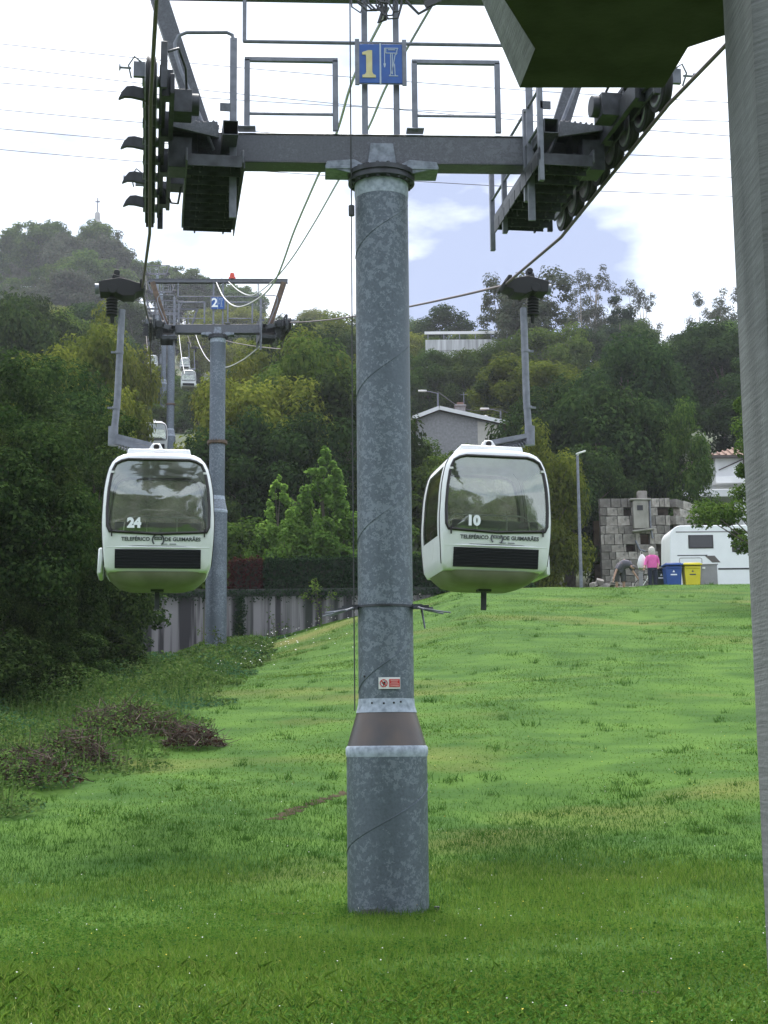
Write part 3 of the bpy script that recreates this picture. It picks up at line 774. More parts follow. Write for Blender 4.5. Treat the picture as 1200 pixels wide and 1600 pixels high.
rope_obj(sagged(ropeR), 'haul_rope', 'steel haul rope that carries cabin 10, running up past the concrete pillar')

top1 = Vector(T1) + Vector((0, 0, 8.67 + 1.9))
c1 = [top1 + Vector((.1, 0, -.1)), P(553, 120, 19.6), P(525, 210, 21.4), P(490, 290, 24), P(460, 360, 27), P(430, 438, 31.5), P(400, 469, 37), P(370, 479, 44), P(350, 465, 51), P(338, 441, 59)]
c2 = [top1 + Vector((.6, 0, -.1)), P(606, 130, 18.3), P(573, 205, 21), P(527, 285, 24.5), P(490, 350, 28), P(455, 405, 32.5), P(425, 440, 37.5), P(395, 461, 44), P(374, 455, 51), P(357, 440, 59)]
rope_obj(smooth_path(c1), 'signal_cable', 'pale signal cable with the deep slack loop at tower 2', .02, 'cable_white', 6)
rope_obj(smooth_path(c2), 'signal_cable', 'thin signal cable ending at the red lamp of tower 2', .017, 'cable_white', 6)
c3 = [P(410, 538, 60.5), P(378, 563, 70), P(349, 574, 82), P(326, 563, 100), P(312, 540, 113), P(303, 514, 122.5)]
rope_obj(smooth_path(c3), 'signal_cable', 'drooping pale cable from tower 2 to the banded tower 3', .025, 'cable_white', 6)
c4 = [P(272, 516, 123), P(275, 560, 140), P(288, 584, 160), P(284, 560, 172), P(277, 500, 187)]
rope_obj(smooth_path(c4), 'signal_cable', 'distant pale cable looping behind tower 2 towards the fourth tower', .035, 'cable_white', 6)
for k, (ya, yb) in enumerate(((52, 150), (84, 206), (120, 172), (158, 235), (188, 263), (221, 292))):
    Y = 150
    xa, xb = P(-250, ya - 12, Y), P(1400, yb + 22, Y + 6)
    rope_obj(along(xa, xb, 24, 1.2), 'power_line', 'thin overhead power line crossing the white sky above the valley', .04, 'cable_dark', 5, 'power line', 'overhead power lines')

# ------------------------------------------------------------------ cabins
CH = [(0.0, 1.80), (.34, 1.795), (.54, 1.77), (.66, 1.70), (.735, 1.58), (.78, 1.42), (.815, 1.2), (.83, .95), (.84, .75), (.835, .55), (.82, .32), (.80, .10), (.78, .02), (.72, -.02), (.4, -.03), (0, -.03)]
def resample(pts, zs=None, n=30):
    pts = [Vector((p[0], 0, p[1])) for p in pts]; sm = smooth_path(pts, 8)
    L = [0]
    for a, c in zip(sm[:-1], sm[1:]): L.append(L[-1] + (c - a).length)
    out = []
    for k in range(n + 1):
        t = L[-1] * k / n
        j = next((i for i in range(len(L) - 1) if L[i + 1] >= t), len(L) - 2)
        f = (t - L[j]) / max(L[j + 1] - L[j], 1e-9); p = sm[j].lerp(sm[j + 1], f); out.append((p.x, p.z))
    return out
half = resample(CH)
RING = half + [(-x, z) for x, z in half[-2:0:-1]]
NR = len(RING)
def yf(z):                                       # rake of the end faces
    return .86 - .18 * max(0, .42 - z) - .10 * max(0, z - 1.15) ** 1.5
WIN = [(-.50, 1.675), (.50, 1.675), (.635, 1.615), (.70, 1.47), (.745, 1.2), (.765, .9), (.755, .57), (.0, .535), (-.755, .57), (-.765, .9), (-.745, 1.2), (-.70, 1.47), (-.635, 1.615)]
def ray_poly(cx, cz, a, poly):
    d = (math.cos(a), math.sin(a)); best = None
    for (x0, z0), (x1, z1) in zip(poly, poly[1:] + poly[:1]):
        ex, ez = x1 - x0, z1 - z0; den = d[0] * ez - d[1] * ex
        if abs(den) < 1e-9: continue
        t = ((x0 - cx) * ez - (z0 - cz) * ex) / den; u = ((x0 - cx) * d[1] - (z0 - cz) * d[0]) / den
        if t > 0 and -1e-6 <= u <= 1 + 1e-6 and (best is None or t < best): best = t
    return cx + d[0] * best, cz + d[1] * best
WRING = [ray_poly(0, 1.05, math.atan2(z - 1.05, x), WIN) for x, z in RING]

def cabin_sections():
    out = []
    for t, s in ((-1, .955), (-.965, .985), (-.9, 1.0), (-.72, 1.0), (-.68, 1.0), (-.3, 1.0), (.3, 1.0), (.68, 1.0), (.72, 1.0), (.9, 1.0), (.965, .985), (1, .955)):
        out.append([(x * s, yf(z) * t, .9 + (z - .9) * s) for x, z in RING])
    return out
SECT = cabin_sections()
def side_win(i, j):
    z = (SECT[5][i][2] + SECT[5][(i + 1) % NR][2]) / 2; x = SECT[5][i][0]
    return .50 < z < 1.56 and 4 <= j <= 6 and abs(x) > .5

def body_fn(b):
    for j in range(len(SECT) - 1):
        A, B_ = SECT[j], SECT[j + 1]
        for i in range(NR):
            if side_win(i, j): continue
            k = (i + 1) % NR; b.add([A[i], A[k], B_[k], B_[i]], [(0, 1, 2, 3)])
    for e, s in ((0, -1), (-1, 1)):
        A = SECT[e]; W = [(x, s * (yf(z) + .022), z) for x, z in WRING]
        mid = [tuple(a * .6 + c * .4 + (s * .012 if q == 1 else 0) for q, (a, c) in enumerate(zip(p, w))) for p, w in zip(A, W)]
        for U, V in ((A, mid), (mid, W)):
            for i in range(NR):
                k = (i + 1) % NR; b.add([U[i], U[k], V[k], V[i]], [(0, 1, 2, 3)])
def weld_verts(me):
    bm = bmesh.new(); bm.from_mesh(me); bmesh.ops.remove_doubles(bm, verts=bm.verts, dist=.0008)
    bmesh.ops.recalc_face_normals(bm, faces=bm.faces); bm.to_mesh(me); bm.free()
    me.polygons.foreach_set('use_smooth', [True] * len(me.polygons)); me.set_sharp_from_angle(angle=rad(50)); return me
def glass_fn(s):
    def f(b):
        r0 = [(x, s * (yf(z) + .02), z) for x, z in WRING]
        r1 = [(x * .6, s * (yf(z) + .055), 1.05 + (z - 1.05) * .6) for x, z in WRING]
        for i in range(NR):
            k = (i + 1) % NR; b.add([r0[i], r0[k], r1[k], r1[i]], [(0, 1, 2, 3)]); b.add([r1[i], r1[k], (0, s * (.86 + .065), 1.05)], [(0, 1, 2)])
    return f
def sideglass_fn(sx):
    def f(b):
        for j in range(len(SECT) - 1):
            for i in range(NR):
                if side_win(i, j) and SECT[5][i][0] * sx > 0:
                    k = (i + 1) % NR
                    q = [(p[0] - sx * .012, p[1], p[2]) for p in (SECT[j][i], SECT[j][k], SECT[j + 1][k], SECT[j + 1][i])]
                    b.add(q, [(0, 1, 2, 3)])
    return f
def band_y(z):                                    # front surface below the window
    t = max(0.0, min(1.0, z / .55)); return (yf(0) * 1.0 + .0) * (1 - t) + (yf(.55) + .022) * t
def ribbed_fn(s):
    def f(b):
        n = 14
        for k in range(n):
            z0, z1 = .02 + .285 * k / n, .02 + .285 * (k + 1) / n
            for x0, x1 in ((-.64, -.2), (-.2, .2), (.2, .64)):
                o = .03 if k % 2 else .022
                def pt(x, z, o): return (x, s * (band_y(z) + o - .02 * abs(x) ** 2), z)
                b.add([pt(x0, z0, .02), pt(x1, z0, .02), pt(x1, (z0 + z1) / 2, o), pt(x0, (z0 + z1) / 2, o)], [(0, 1, 2, 3)])
                b.add([pt(x0, (z0 + z1) / 2, o), pt(x1, (z0 + z1) / 2, o), pt(x1, z1, .02), pt(x0, z1, .02)], [(0, 1, 2, 3)])
    return f

TXT = {}
def letter(body, size, m, bold=0.0):
    k = (body, size)
    if k not in TXT: TXT[k] = text_mesh(body, size, .001, M[m], bold)
    return TXT[k]
def logo_fn(b):
    y = 0
    R = .085
    pts = [(R * math.cos(rad(a)), y, R * math.sin(rad(a)) * 1.0 - .01) for a in range(-55, 236, 14)]
    for p, q in zip(pts[:-1], pts[1:]): b.bar(p, q, .022, .003, (0, 1, 0))
    for z in (.03, .0): b.bar((-.055, y, z), (.055, y, z), .014, .003, (0, 1, 0))
    for x in (-.05, .05): b.bar((x, y, .03), (x, y, -.01), .014, .003, (0, 1, 0))
    b.bar((0, y, .0), (0, y, .03), .008, .003, (0, 1, 0))

def logo_stem(b):
    b.bar((.01, 0, .07), (.03, 0, .135), .014, .003, (0, 1, 0)); b.bar((.03, 0, .13), (.062, 0, .155), .014, .003, (0, 1, 0))

def make_cabin(grip, rotz, number, label, end=-1, simple=False, tilt=0.0, dz=0.0):
    """origin at the grip on the rope; the cabin hangs below and to the inner side"""
    root = thing('gondola_cabin', grip, label, 'gondola', 'cable car cabins on the line', rotz)
    root.rotation_euler = (0, tilt, rotz)
    off = Vector((.30, 0, -4.62 + dz))                   # floor of the cabin
    top = off.z + 1.8
    if 'body' not in CACHE:
        b = MB(); body_fn(b); CACHE['body'] = weld_verts(b.mesh('shell', M['cabin']))
        for s in (-1, 1):
            b = MB(); glass_fn(s)(b); CACHE[('glass', s)] = weld_verts(b.mesh('end_window', M['cabin_glass']))
            b = MB(); sideglass_fn(s)(b); CACHE[('sglass', s)] = weld_verts(b.mesh('side_window', M['side_glass']))
    sh = link(bpy.data.objects.new('shell', CACHE['body']), root, off)
    for s in (-1, 1):
        w = link(bpy.data.objects.new('end_window', CACHE[('glass', s)]), root, off)
        shared(('gask', s), 'gasket', lambda b, s=s: b.tube([(x, s * (yf(z) + .026), z) for x, z in WRING], .024, 6, closed=True), M['gasket'], w)
        link(bpy.data.objects.new('side_window', CACHE[('sglass', s)]), root, off)
        shared(('grille', s), 'ventilation_panel', ribbed_fn(s), M['grille'], root, off, None, 20)
    def f(b):                                             # lower hull
        ringA = [(.72 * sx * (1 - .0), y) for sx, y in ((-1, -.84), (1, -.84), (1, .84), (-1, .84))]
        prof = [(.75, .77, -.02), (.71, .75, -.07), (.60, .66, -.17), (.44, .5, -.22)]
        vs, fs = [], []
        N = 32
        for hx, hy, z in prof:
            for k in range(N):
                a = 2 * math.pi * k / N; c, s_ = math.cos(a), math.sin(a)
                e = .35
                vs.append((hx * math.copysign(abs(c) ** e, c), hy * math.copysign(abs(s_) ** e, s_), z))
        for i in range(len(prof) - 1):
            for k in range(N): fs.append((i * N + k, i * N + (k + 1) % N, (i + 1) * N + (k + 1) % N, (i + 1) * N + k))
        fs.append(tuple((len(prof) - 1) * N + k for k in range(N)))
        b.add(vs, fs)
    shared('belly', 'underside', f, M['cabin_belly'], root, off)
    def f(b):
        b.box((0, 0, -.23), (.2, .2, .05)); b.box((0, 0, -.38), (.075, .075, .3))
    shared('stub', 'guide_foot', f, M['dark_steel'], root, off, bevel=.006)
    def f(b):
        b.prism([(-.50, 1.77), (.50, 1.77), (.47, 1.91), (-.47, 1.91)], -.5, .5)
        b.prism([(-.22, 1.91), (.10, 1.91), (.02, 2.08), (-.10, 2.08)], -.09, -.06); b.prism([(-.22, 1.91), (.10, 1.91), (.02, 2.08), (-.10, 2.08)], .06, .09)
    shared('roofb', 'roof_bracket', f, M['cabin'], root, off, bevel=.01)
    def f(b):                                             # rubber lip under the roof bracket
        pts = [(-.34 + .68 * k / 10, -.52, 1.785 + .04 * math.sin(math.pi * k / 10)) for k in range(11)]
        b.tube(pts, .012, 6); b.cyl((-.04, -.12, 2.02), (-.04, .12, 2.02), .045, n=12)
    shared('lip', 'roof_slot', f, M['gasket'], root, off)
    def f(b):
        s = -1
        b.box((-.865, 0, .17), (.07, 1.0, .40), (0, rad(3), 0))
    shared('doorbox', 'door_mechanism', f, M['cabin'], root, off, bevel=.02)
    # hanger: arm from the roof pivot out to the elbow, then the tube up to the grip
    zr = top
    def f(b):
        b.bar((off.x - .02, 0, 2.04 - 1.8 + zr), (-.40, 0, .40 + zr), .12, .07, (0, 0, 1)); b.bar((off.x - .05, -.075, .14 + zr), (-.38, -.075, .32 + zr), .014, .09)
        b.cyl((-.415, 0, .25 + zr), (-.413, 0, .55 + zr), .078, .078, n=18)
        b.tube([(-.415, 0, .28 + zr), (-.36, 0, .95 + zr), (-.31, 0, -.35)], .055, 14)
        for t in (.85, 1.75):
            x = -.415 + .105 * t / 2.5; b.cyl((x, 0, zr + t - .02), (x, 0, zr + t + .02), .068, n=16); b.box((x - .08, 0, zr + t), (.1, .03, .03))
    shared(('hanger', dz), 'hanger', f, M['tube'], root)
    def f(b):
        n = 60; pts = []
        a, c = Vector((off.x - .12, -.01, .06 + zr)), Vector((-.34, -.01, .27 + zr)); d = (c - a).normalized(); u = Vector((0, 1, 0)); w = d.cross(u)
        for k in range(n + 1):
            t = k / n; an = t * 2 * math.pi * 12; pts.append(a.lerp(c, t) + (u * math.cos(an) + w * math.sin(an)) * .05)
        b.tube(pts, .011, 5)
    if not simple: shared(('spring', dz), 'damper_spring', f, M['tube'], root)
    def f(b):
        b.prism([(-.66, -.12), (-.68, .06), (-.55, .09), (-.35, .13), (-.2, .10), (-.08, .06), (.02, .05), (.05, .0), (.02, -.07), (-.1, -.11), (-.12, -.16), (-.3, -.17), (-.4, -.12)], -.18, .18)
        b.box((-.36, -.02, .14), (.22, .2, .06), (0, rad(20), 0)); b.box((-.40, 0, .22), (.08, .12, .14)); b.cyl((-.40, -.07, .25), (-.40, .07, .25), .05, n=10)
        b.cyl((-.46, -.2, -.06), (-.46, .2, -.06), .075, n=14)
        for k in range(6): b.lathe([(.05, -.02), (.095, -.012), (.095, .012), (.05, .02)], (-.47, -.02, -.2 - k * .048), 12)
        b.cyl((-.47, -.02, -.15), (-.46, -.02, -.58), .06, .03, n=10)
        for y in (-.26, .26): b.box((0, y, .02), (.06, .3, .06))
    shared('grip', 'rope_grip', f, M['rubber'], root, bevel=.008)
    shared('rollr', 'guide_roller', lambda b: b.lathe([(.0, -.03), (.085, -.03), (.085, .03), (0, .03)], (-.71, 0, -.02), 16, 0, 'x'), M['tube'], root)
    # inside
    def f(b):
        for s in (-1, 1):
            b.box((0, s * .56, .26), (1.3, .36, .06)); b.box((0, s * .72, .52), (1.3, .05, .42), (rad(-s * 6), 0, 0))
    shared('bench', 'bench_seat', f, M['seat'], root, off, bevel=.015)
    def f(b):
        for s in (-1, 1):
            y = s * .79
            b.tube([(-.52, y, .57), (-.50, y, .72), (-.42, y, .80), (.62, y, .80), (.68, y, .74), (.69, y, .57)], .012, 6)
            for x in (-.17, .28): b.tube([(x, y, .57), (x, y, .76), (x + .02, y, .80)], .01, 6)
    shared('rails', 'seat_rail', f, M['white'], root, off)
    shared('floor', 'cabin_floor', lambda b: b.box((0, 0, .02), (1.4, 1.5, .03)), M['seat'], root, off)
    if simple: return root
    # seams of the end shell
    for j in (-.9, .9):
        for q in (-1, 1):
            def f(b, j=j, q=q):
                b.tube([(x * 1.002, yf(z) * j, .9 + (z - .9) * 1.002) for x, z in RING if z > .0 and x * q > .55], .009, 5)
            shared(('seam', j, q), 'shell_seam', f, M['gasket'], root, off)
    s = end
    face = 0 if s < 0 else math.pi
    # ledge line below the lettering
    shared(('ledge', s), 'bumper_ledge', lambda b: b.tube([(-.77 + 1.54 * k / 12, s * (band_y(.34) + .012 - .025 * (abs(-1 + k / 6) ** 3)), .335) for k in range(13)], .014, 6), M['cabin'], root, off)
    shared(('ledge2', s), 'ledge_shadow_gap', lambda b: b.tube([(-.74 + 1.48 * k / 12, s * (band_y(.36) + .002 - .02 * (abs(-1 + k / 6) ** 3)), .357) for k in range(13)], .007, 5), M['letter'], root, off)
    slope = math.atan2(band_y(.5) - band_y(.4), .1)
    rx = math.pi / 2 - slope if s < 0 else math.pi / 2 - slope
    def put(me_, name, x, z, o=.012, parent=root):
        return link(bpy.data.objects.new(name, me_), parent, off + Vector((x if s < 0 else -x, s * (band_y(z) + o), z)), (math.pi / 2 + slope, 0, 0) if s < 0 else (math.pi / 2 + slope, 0, math.pi))
    put(letter('TELEF\u00c9RICO', .078, 'letter', .002), 'lettering', -.335, .455)
    put(letter('DE GUIMAR\u00c3ES', .078, 'letter', .002), 'lettering', .365, .455)
    shared('logostem', 'logo_stem', logo_stem, M['letter'], root, off + Vector((0, s * (band_y(.5) + .022), .455)), (0, 0, face))
    shared('logo', 'logo', logo_fn, M['letter'], root, off + Vector((0, s * (band_y(.46) + .016), .455)), (slope if s < 0 else -slope, 0, face))
    shared('subline', 'small_print', lambda b: (b.box((.05, 0, 0), (.1, .002, .016)), b.box((-.08, 0, 0), (.1, .002, .012))), mat('grey small print', (.2, .21, .23), None), root, off + Vector((.17 * (1 if s < 0 else -1), s * (band_y(.39) + .014), .385)), (0, 0, face))
    me_ = letter(str(number), .2, 'number', .012)
    link(bpy.data.objects.new('numeral', me_), root, off + Vector(((-.36) * (1 if s < 0 else -1), s * (yf(.68) + .062), .69)), (math.pi / 2, 0, face))
    for x in (-.69, .69):                                 # window clips and latches
        shared(('clip', s), 'window_clip', lambda b: b.box((0, s * (yf(1.47) + .045), 1.47), (.05, .03, .03)), M['white'], root, off + Vector((x, 0, 0)))
        shared(('latch', s), 'window_latch', lambda b: b.box((0, s * (yf(.56) + .045), .55), (.02, .02, .12)), M['gasket'], root, off + Vector((x, 0, 0)))
    return root

make_cabin(GL24, LINE, 24, 'white gondola cabin with number 24 on its window, hanging before tower 2', -1, dz=.02)
make_cabin(GR10, LINE + math.pi, 10, 'white gondola cabin with number 10 on its window, hanging above the lawn', 1, dz=.03, tilt=rad(-1.5))
make_cabin(GL3, LINE, 0, 'white gondola cabin half hidden behind the roof of cabin 24', -1, True)
make_cabin(GR4, LINE + math.pi, 0, 'small white gondola cabin just left of the top of tower 2, larger of that pair', 1, True)
make_cabin(GR5, LINE + math.pi, 0, 'small white gondola cabin with looped cable, behind the larger distant one', 1, True)
make_cabin(GL6, LINE, 0, 'tiny white gondola cabin under the left wheels of tower 2, beside the banded pole', -1, True)

# ------------------------------------------------------------------ station pillar and cap (concrete, close by on the right)
def board_concrete():
    m, n, l, b = _nodes('board marked concrete')
    tc = n.new('ShaderNodeTexCoord')
    def noise(scale, stretch, detail=5):
        mp = n.new('ShaderNodeMapping'); mp.inputs['Scale'].default_value = stretch; l.new(tc.outputs['Object'], mp.inputs['Vector'])
        z = n.new('ShaderNodeTexNoise'); z.inputs['Scale'].default_value = scale; z.inputs['Detail'].default_value = detail; l.new(mp.outputs['Vector'], z.inputs['Vector']); return z
    fine = noise(14, (.25, .25, 5)); broad = noise(1.6, (2.5, 2.5, .35)); speck = noise(55, (1, 1, 1))
    r = n.new('ShaderNodeValToRGB'); r.color_ramp.elements[0].position = .3; r.color_ramp.elements[1].position = .72
    r.color_ramp.elements[0].color = (.10, .10, .104, 1); r.color_ramp.elements[1].color = (.2, .203, .21, 1)
    l.new(broad.outputs['Fac'], r.inputs['Fac'])
    mx = n.new('ShaderNodeMixRGB'); mx.blend_type = 'OVERLAY'; mx.inputs['Fac'].default_value = .55
    l.new(r.outputs['Color'], mx.inputs['Color1']); l.new(fine.outputs['Fac'], mx.inputs['Color2'])
    l.new(mx.outputs['Color'], b.inputs['Base Color']); b.inputs['Roughness'].default_value = .85
    ad = n.new('ShaderNodeMath'); ad.operation = 'ADD'; l.new(fine.outputs['Fac'], ad.inputs[0]); l.new(speck.outputs['Fac'], ad.inputs[1])
    bp = n.new('ShaderNodeBump'); bp.inputs['Strength'].default_value = .35; bp.inputs['Distance'].default_value = .01
    l.new(ad.outputs['Value'], bp.inputs['Height']); l.new(bp.outputs['Normal'], b.inputs['Normal'])
    return m
M['board'] = board_concrete()
M['cab_roof'] = mat('grey roof sheet', (.2, .2, .21), (.26, .26, .27), 2, .6)
Y0 = 6.5
pa, pb_ = P(1137, 50, Y0), P(1190, 1600, Y0)
xl = (pa.x + pb_.x) / 2 + .01
pil = thing('station_pillar', (xl + .6, Y0 - .27, -1.65), 'thick board marked concrete pillar of the station with a dark cantilevered cap', 'pillar')
b = MB()
ch = .07
hd = .29
poly = [(-.6 + ch, -hd), (.6 - ch, -hd), (.6, -hd + ch), (.6, hd - ch), (.6 - ch, hd), (-.6 + ch * .3, hd), (-.6, hd - ch * .3), (-.6, -hd + ch)]
nz = 30; H = 7.4
vs, fs = [], []
for k in range(nz + 1):
    z = -.3 + H * k / nz
    for x, y in poly: vs.append((x, y, z))
for k in range(nz):
    for j in range(8): fs.append((k * 8 + j, k * 8 + (j + 1) % 8, (k + 1) * 8 + (j + 1) % 8, (k + 1) * 8 + j))
b.add(vs, fs); b.build('shaft', M['board'], pil, smooth=30)
# the cap: underside 3 m above eye level, chamfered corner towards the line
zc = 3.4
def U(px, py):
    d = RCAM @ Vector(((px - 600) / FPX, (800 - py) / FPX, -1)); t = zc / d.z; return d * t
c_far_l, c_far_r, c_ch, c_in = U(812, 137), U(1037, 137), U(1075, 74), U(1145, 46)
o_ = pil.location
b1_, b2_ = U(836, 76), U(786, -4)
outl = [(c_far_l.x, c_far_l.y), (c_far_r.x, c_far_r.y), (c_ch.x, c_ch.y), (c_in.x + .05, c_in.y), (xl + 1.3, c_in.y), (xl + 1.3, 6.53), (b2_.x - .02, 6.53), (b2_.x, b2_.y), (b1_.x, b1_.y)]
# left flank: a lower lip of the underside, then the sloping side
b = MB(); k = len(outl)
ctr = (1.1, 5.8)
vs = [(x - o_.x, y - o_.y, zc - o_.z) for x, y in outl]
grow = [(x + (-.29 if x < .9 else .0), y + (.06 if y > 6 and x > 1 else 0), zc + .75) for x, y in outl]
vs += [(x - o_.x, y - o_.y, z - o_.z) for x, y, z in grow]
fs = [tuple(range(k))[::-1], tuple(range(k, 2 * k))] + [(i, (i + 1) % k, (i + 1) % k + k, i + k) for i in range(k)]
b.add(vs, fs[:1], 0); b.add(vs, fs[1:], 1); me_c = b.mesh('cap', [M['concrete_cap'], M['board']], 0)  # underside painted darker than the sides to stand for its shade
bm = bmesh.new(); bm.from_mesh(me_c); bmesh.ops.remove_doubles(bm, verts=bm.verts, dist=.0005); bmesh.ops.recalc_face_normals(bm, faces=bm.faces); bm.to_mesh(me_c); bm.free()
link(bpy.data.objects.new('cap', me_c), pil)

# rest of the station, added unseen behind: darkens window reflections, blocks rear light
st = thing('unseen_station_building', (0, -13, -1.65), 'unseen grey concrete valley station with dark opening, added behind the view', 'station')
b = MB(); b.box((0, -6, 4.2), (22, 12, 8.4)); b.build('wall', M['concrete_cap'], st, bevel=.05)
b = MB(); b.box((0, -5, 8.6), (25, 15, .5)); b.build('roof', M['cab_roof'], st, bevel=.05)
for x in (-2.9, 2.9):
    b = MB(); b.box((x, .01, 3.6), (3.4, .06, 4.6)); b.build('gate_opening', M['black'], st)
for x in (-8, -5.6, 0, 5.6, 8):
    b = MB(); b.box((x, .25, 4), (.5, .5, 8)); b.build('column', M['board'], st, bevel=.03)

# ------------------------------------------------------------------ retaining wall, hedge and planting behind tower 2
WY = 62.35
wall = thing('retaining_wall', (-4, WY, 3), 'rain streaked grey concrete retaining wall below the hedge', 'wall')
x0, x1, ztop = -13.5, 4.2, 6.22
segs = [(-13.5, -10.4), (-10.4, -7.35), (-7.35, -5.95), (-5.8, -2.6), (-2.6, .4), (.4, 4.2)]
for a, c in segs:
    b = MB(); zb_ = min(tz(a, 61.5), tz(c, 61.5)) - .6
    b.box(((a + c) / 2 + 4, 0, (zb_ + ztop) / 2 - 3), (c - a - .03, .35, ztop - zb_)); b.build('wall_panel', M['concrete_wall'], wall, bevel=.01)
b = MB(); b.box((-4.65 + 4, .06, ztop + .09 - 3), (x1 - x0 + .1, .5, .3)); b.build('coping', mat('mossy dark coping', (.025, .03, .028), (.06, .065, .06), 3, .9), wall, bevel=.01)

def leaf_quads(c, size, nrm, rng, aspect=.55):
    """diamond leaves: centres c (N,3), size (N,), facing nrm (N,3)"""
    N = len(c); t = rng.normal(size=(N, 3)); nrm = nrm / (np.linalg.norm(nrm, axis=1, keepdims=True) + 1e-9)
    t -= nrm * (t * nrm).sum(1, keepdims=True); t /= np.linalg.norm(t, axis=1, keepdims=True) + 1e-9
    bq = np.cross(nrm, t); s = size[:, None]
    bend = nrm * s * .18
    return np.stack([c - t * s * .5 - bend, c + bq * s * .5 * aspect, c + t * s * .5 - bend, c - bq * s * .5 * aspect], 1)

def unit(rng, n):
    d = rng.normal(size=(n, 3)); return d / np.linalg.norm(d, axis=1, keepdims=True)

LM = {}
LM['dark'] = leafmat('dark broad leaves', [(.018, .038, .013), (.03, .056, .017), (.05, .082, .023)], .3)
LM['mid'] = leafmat('green broad leaves', [(.036, .07, .015), (.062, .108, .022), (.10, .15, .032)], .4)
LM['warm'] = leafmat('yellow green leaves', [(.07, .098, .016), (.12, .15, .024), (.175, .2, .038)], .48)
LM['near'] = leafmat('small glossy leaves', [(.014, .031, .01), (.03, .057, .015), (.062, .098, .026)], .28, .6)
LM['bright'] = leafmat('fresh green leaves', [(.10, .19, .035), (.15, .27, .05), (.22, .34, .075)], .55)
LM['euc'] = leafmat('grey green eucalyptus leaves', [(.045, .06, .035), (.07, .085, .05), (.1, .105, .07)], .25)
LM['conifer'] = leafmat('dark needles', [(.012, .026, .014), (.02, .04, .02), (.03, .05, .025)], .1)
LM['hedge'] = leafmat('clipped hedge leaves', [(.01, .026, .012), (.018, .042, .018), (.03, .06, .022)], .12, tint=.1)
LM['red'] = leafmat('red hedge leaves', [(.03, .01, .01), (.075, .014, .014), (.018, .03, .013)], .2, tint=.1)
LM['lav'] = leafmat('pale flowering stems', [(.10, .13, .075), (.16, .18, .11), (.2, .2, .18)], .3, tint=.1)
LM['cover'] = leafmat('bank ground cover', [(.035, .085, .02), (.075, .14, .03), (.13, .19, .06), (.06, .125, .04)], .3, tint=.1)
LM['mint'] = leafmat('grey green nettle leaves', [(.04, .11, .05), (.07, .15, .075), (.06, .12, .05)], .3, tint=.1)

def box_leaves(x0, x1, y0, y1, z0, z1, n, size, seed, rough=.08):
    rng = np.random.default_rng(seed); w, d, h = x1 - x0, y1 - y0, z1 - z0
    ar = np.array([w * h, w * d, d * h, d * h]); k = rng.choice(4, n, p=ar / ar.sum())
    u, v = rng.random(n), rng.random(n); j = rng.normal(0, rough, n)
    c = np.zeros((n, 3)); nm = np.zeros((n, 3))
    for q in range(4):
        m_ = k == q
        if q == 0: c[m_] = np.stack([x0 + w * u[m_], y0 + j[m_], z0 + h * v[m_]], 1); nm[m_] = (0, -1, .3)
        if q == 1: c[m_] = np.stack([x0 + w * u[m_], y0 + d * v[m_], z1 + j[m_]], 1); nm[m_] = (0, 0, 1)
        if q == 2: c[m_] = np.stack([x0 + j[m_], y0 + d * u[m_], z0 + h * v[m_]], 1); nm[m_] = (-1, 0, .3)
        if q == 3: c[m_] = np.stack([x1 + j[m_], y0 + d * u[m_], z0 + h * v[m_]], 1); nm[m_] = (1, 0, .3)
    nm = nm + rng.normal(0, .5, (n, 3)); s = size * rng.uniform(.6, 1.3, n)
    return leaf_quads(c, s, nm, rng)

def hedge(x0, x1, y0, y1, z0, z1, m, label, seed, n):
    ox = Vector(((x0 + x1) / 2, (y0 + y1) / 2, z0))
    h = thing('hedge', ox, label, 'hedge')
    V = box_leaves(x0, x1, y0, y1, z0, z1, n, .13, seed) - np.array(ox)
    link(bpy.data.objects.new('foliage', np_mesh('foliage', V, 4, LM[m])), h)
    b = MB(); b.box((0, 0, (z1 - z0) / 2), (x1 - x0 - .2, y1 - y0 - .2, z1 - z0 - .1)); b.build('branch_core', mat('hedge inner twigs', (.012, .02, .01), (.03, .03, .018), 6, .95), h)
    return h
hz0, hz1 = ztop + .12, P(450, 874, 62.6).z
hedge(-4.95, 4.9, 62.5, 63.8, hz0, hz1, 'hedge', 'long dark green clipped hedge on top of the retaining wall', 1, 14000)
hedge(-6.3, -5.0, 62.45, 63.7, hz0, hz1 - .02, 'red', 'short red leaved hedge block beside tower 2', 2, 2200)
hedge(2.3, 6.0, 61.2, 62.1, 5.35, 6.4, 'hedge', 'lower dark hedge at the end of the wall beneath cabin 10', 3, 3500)

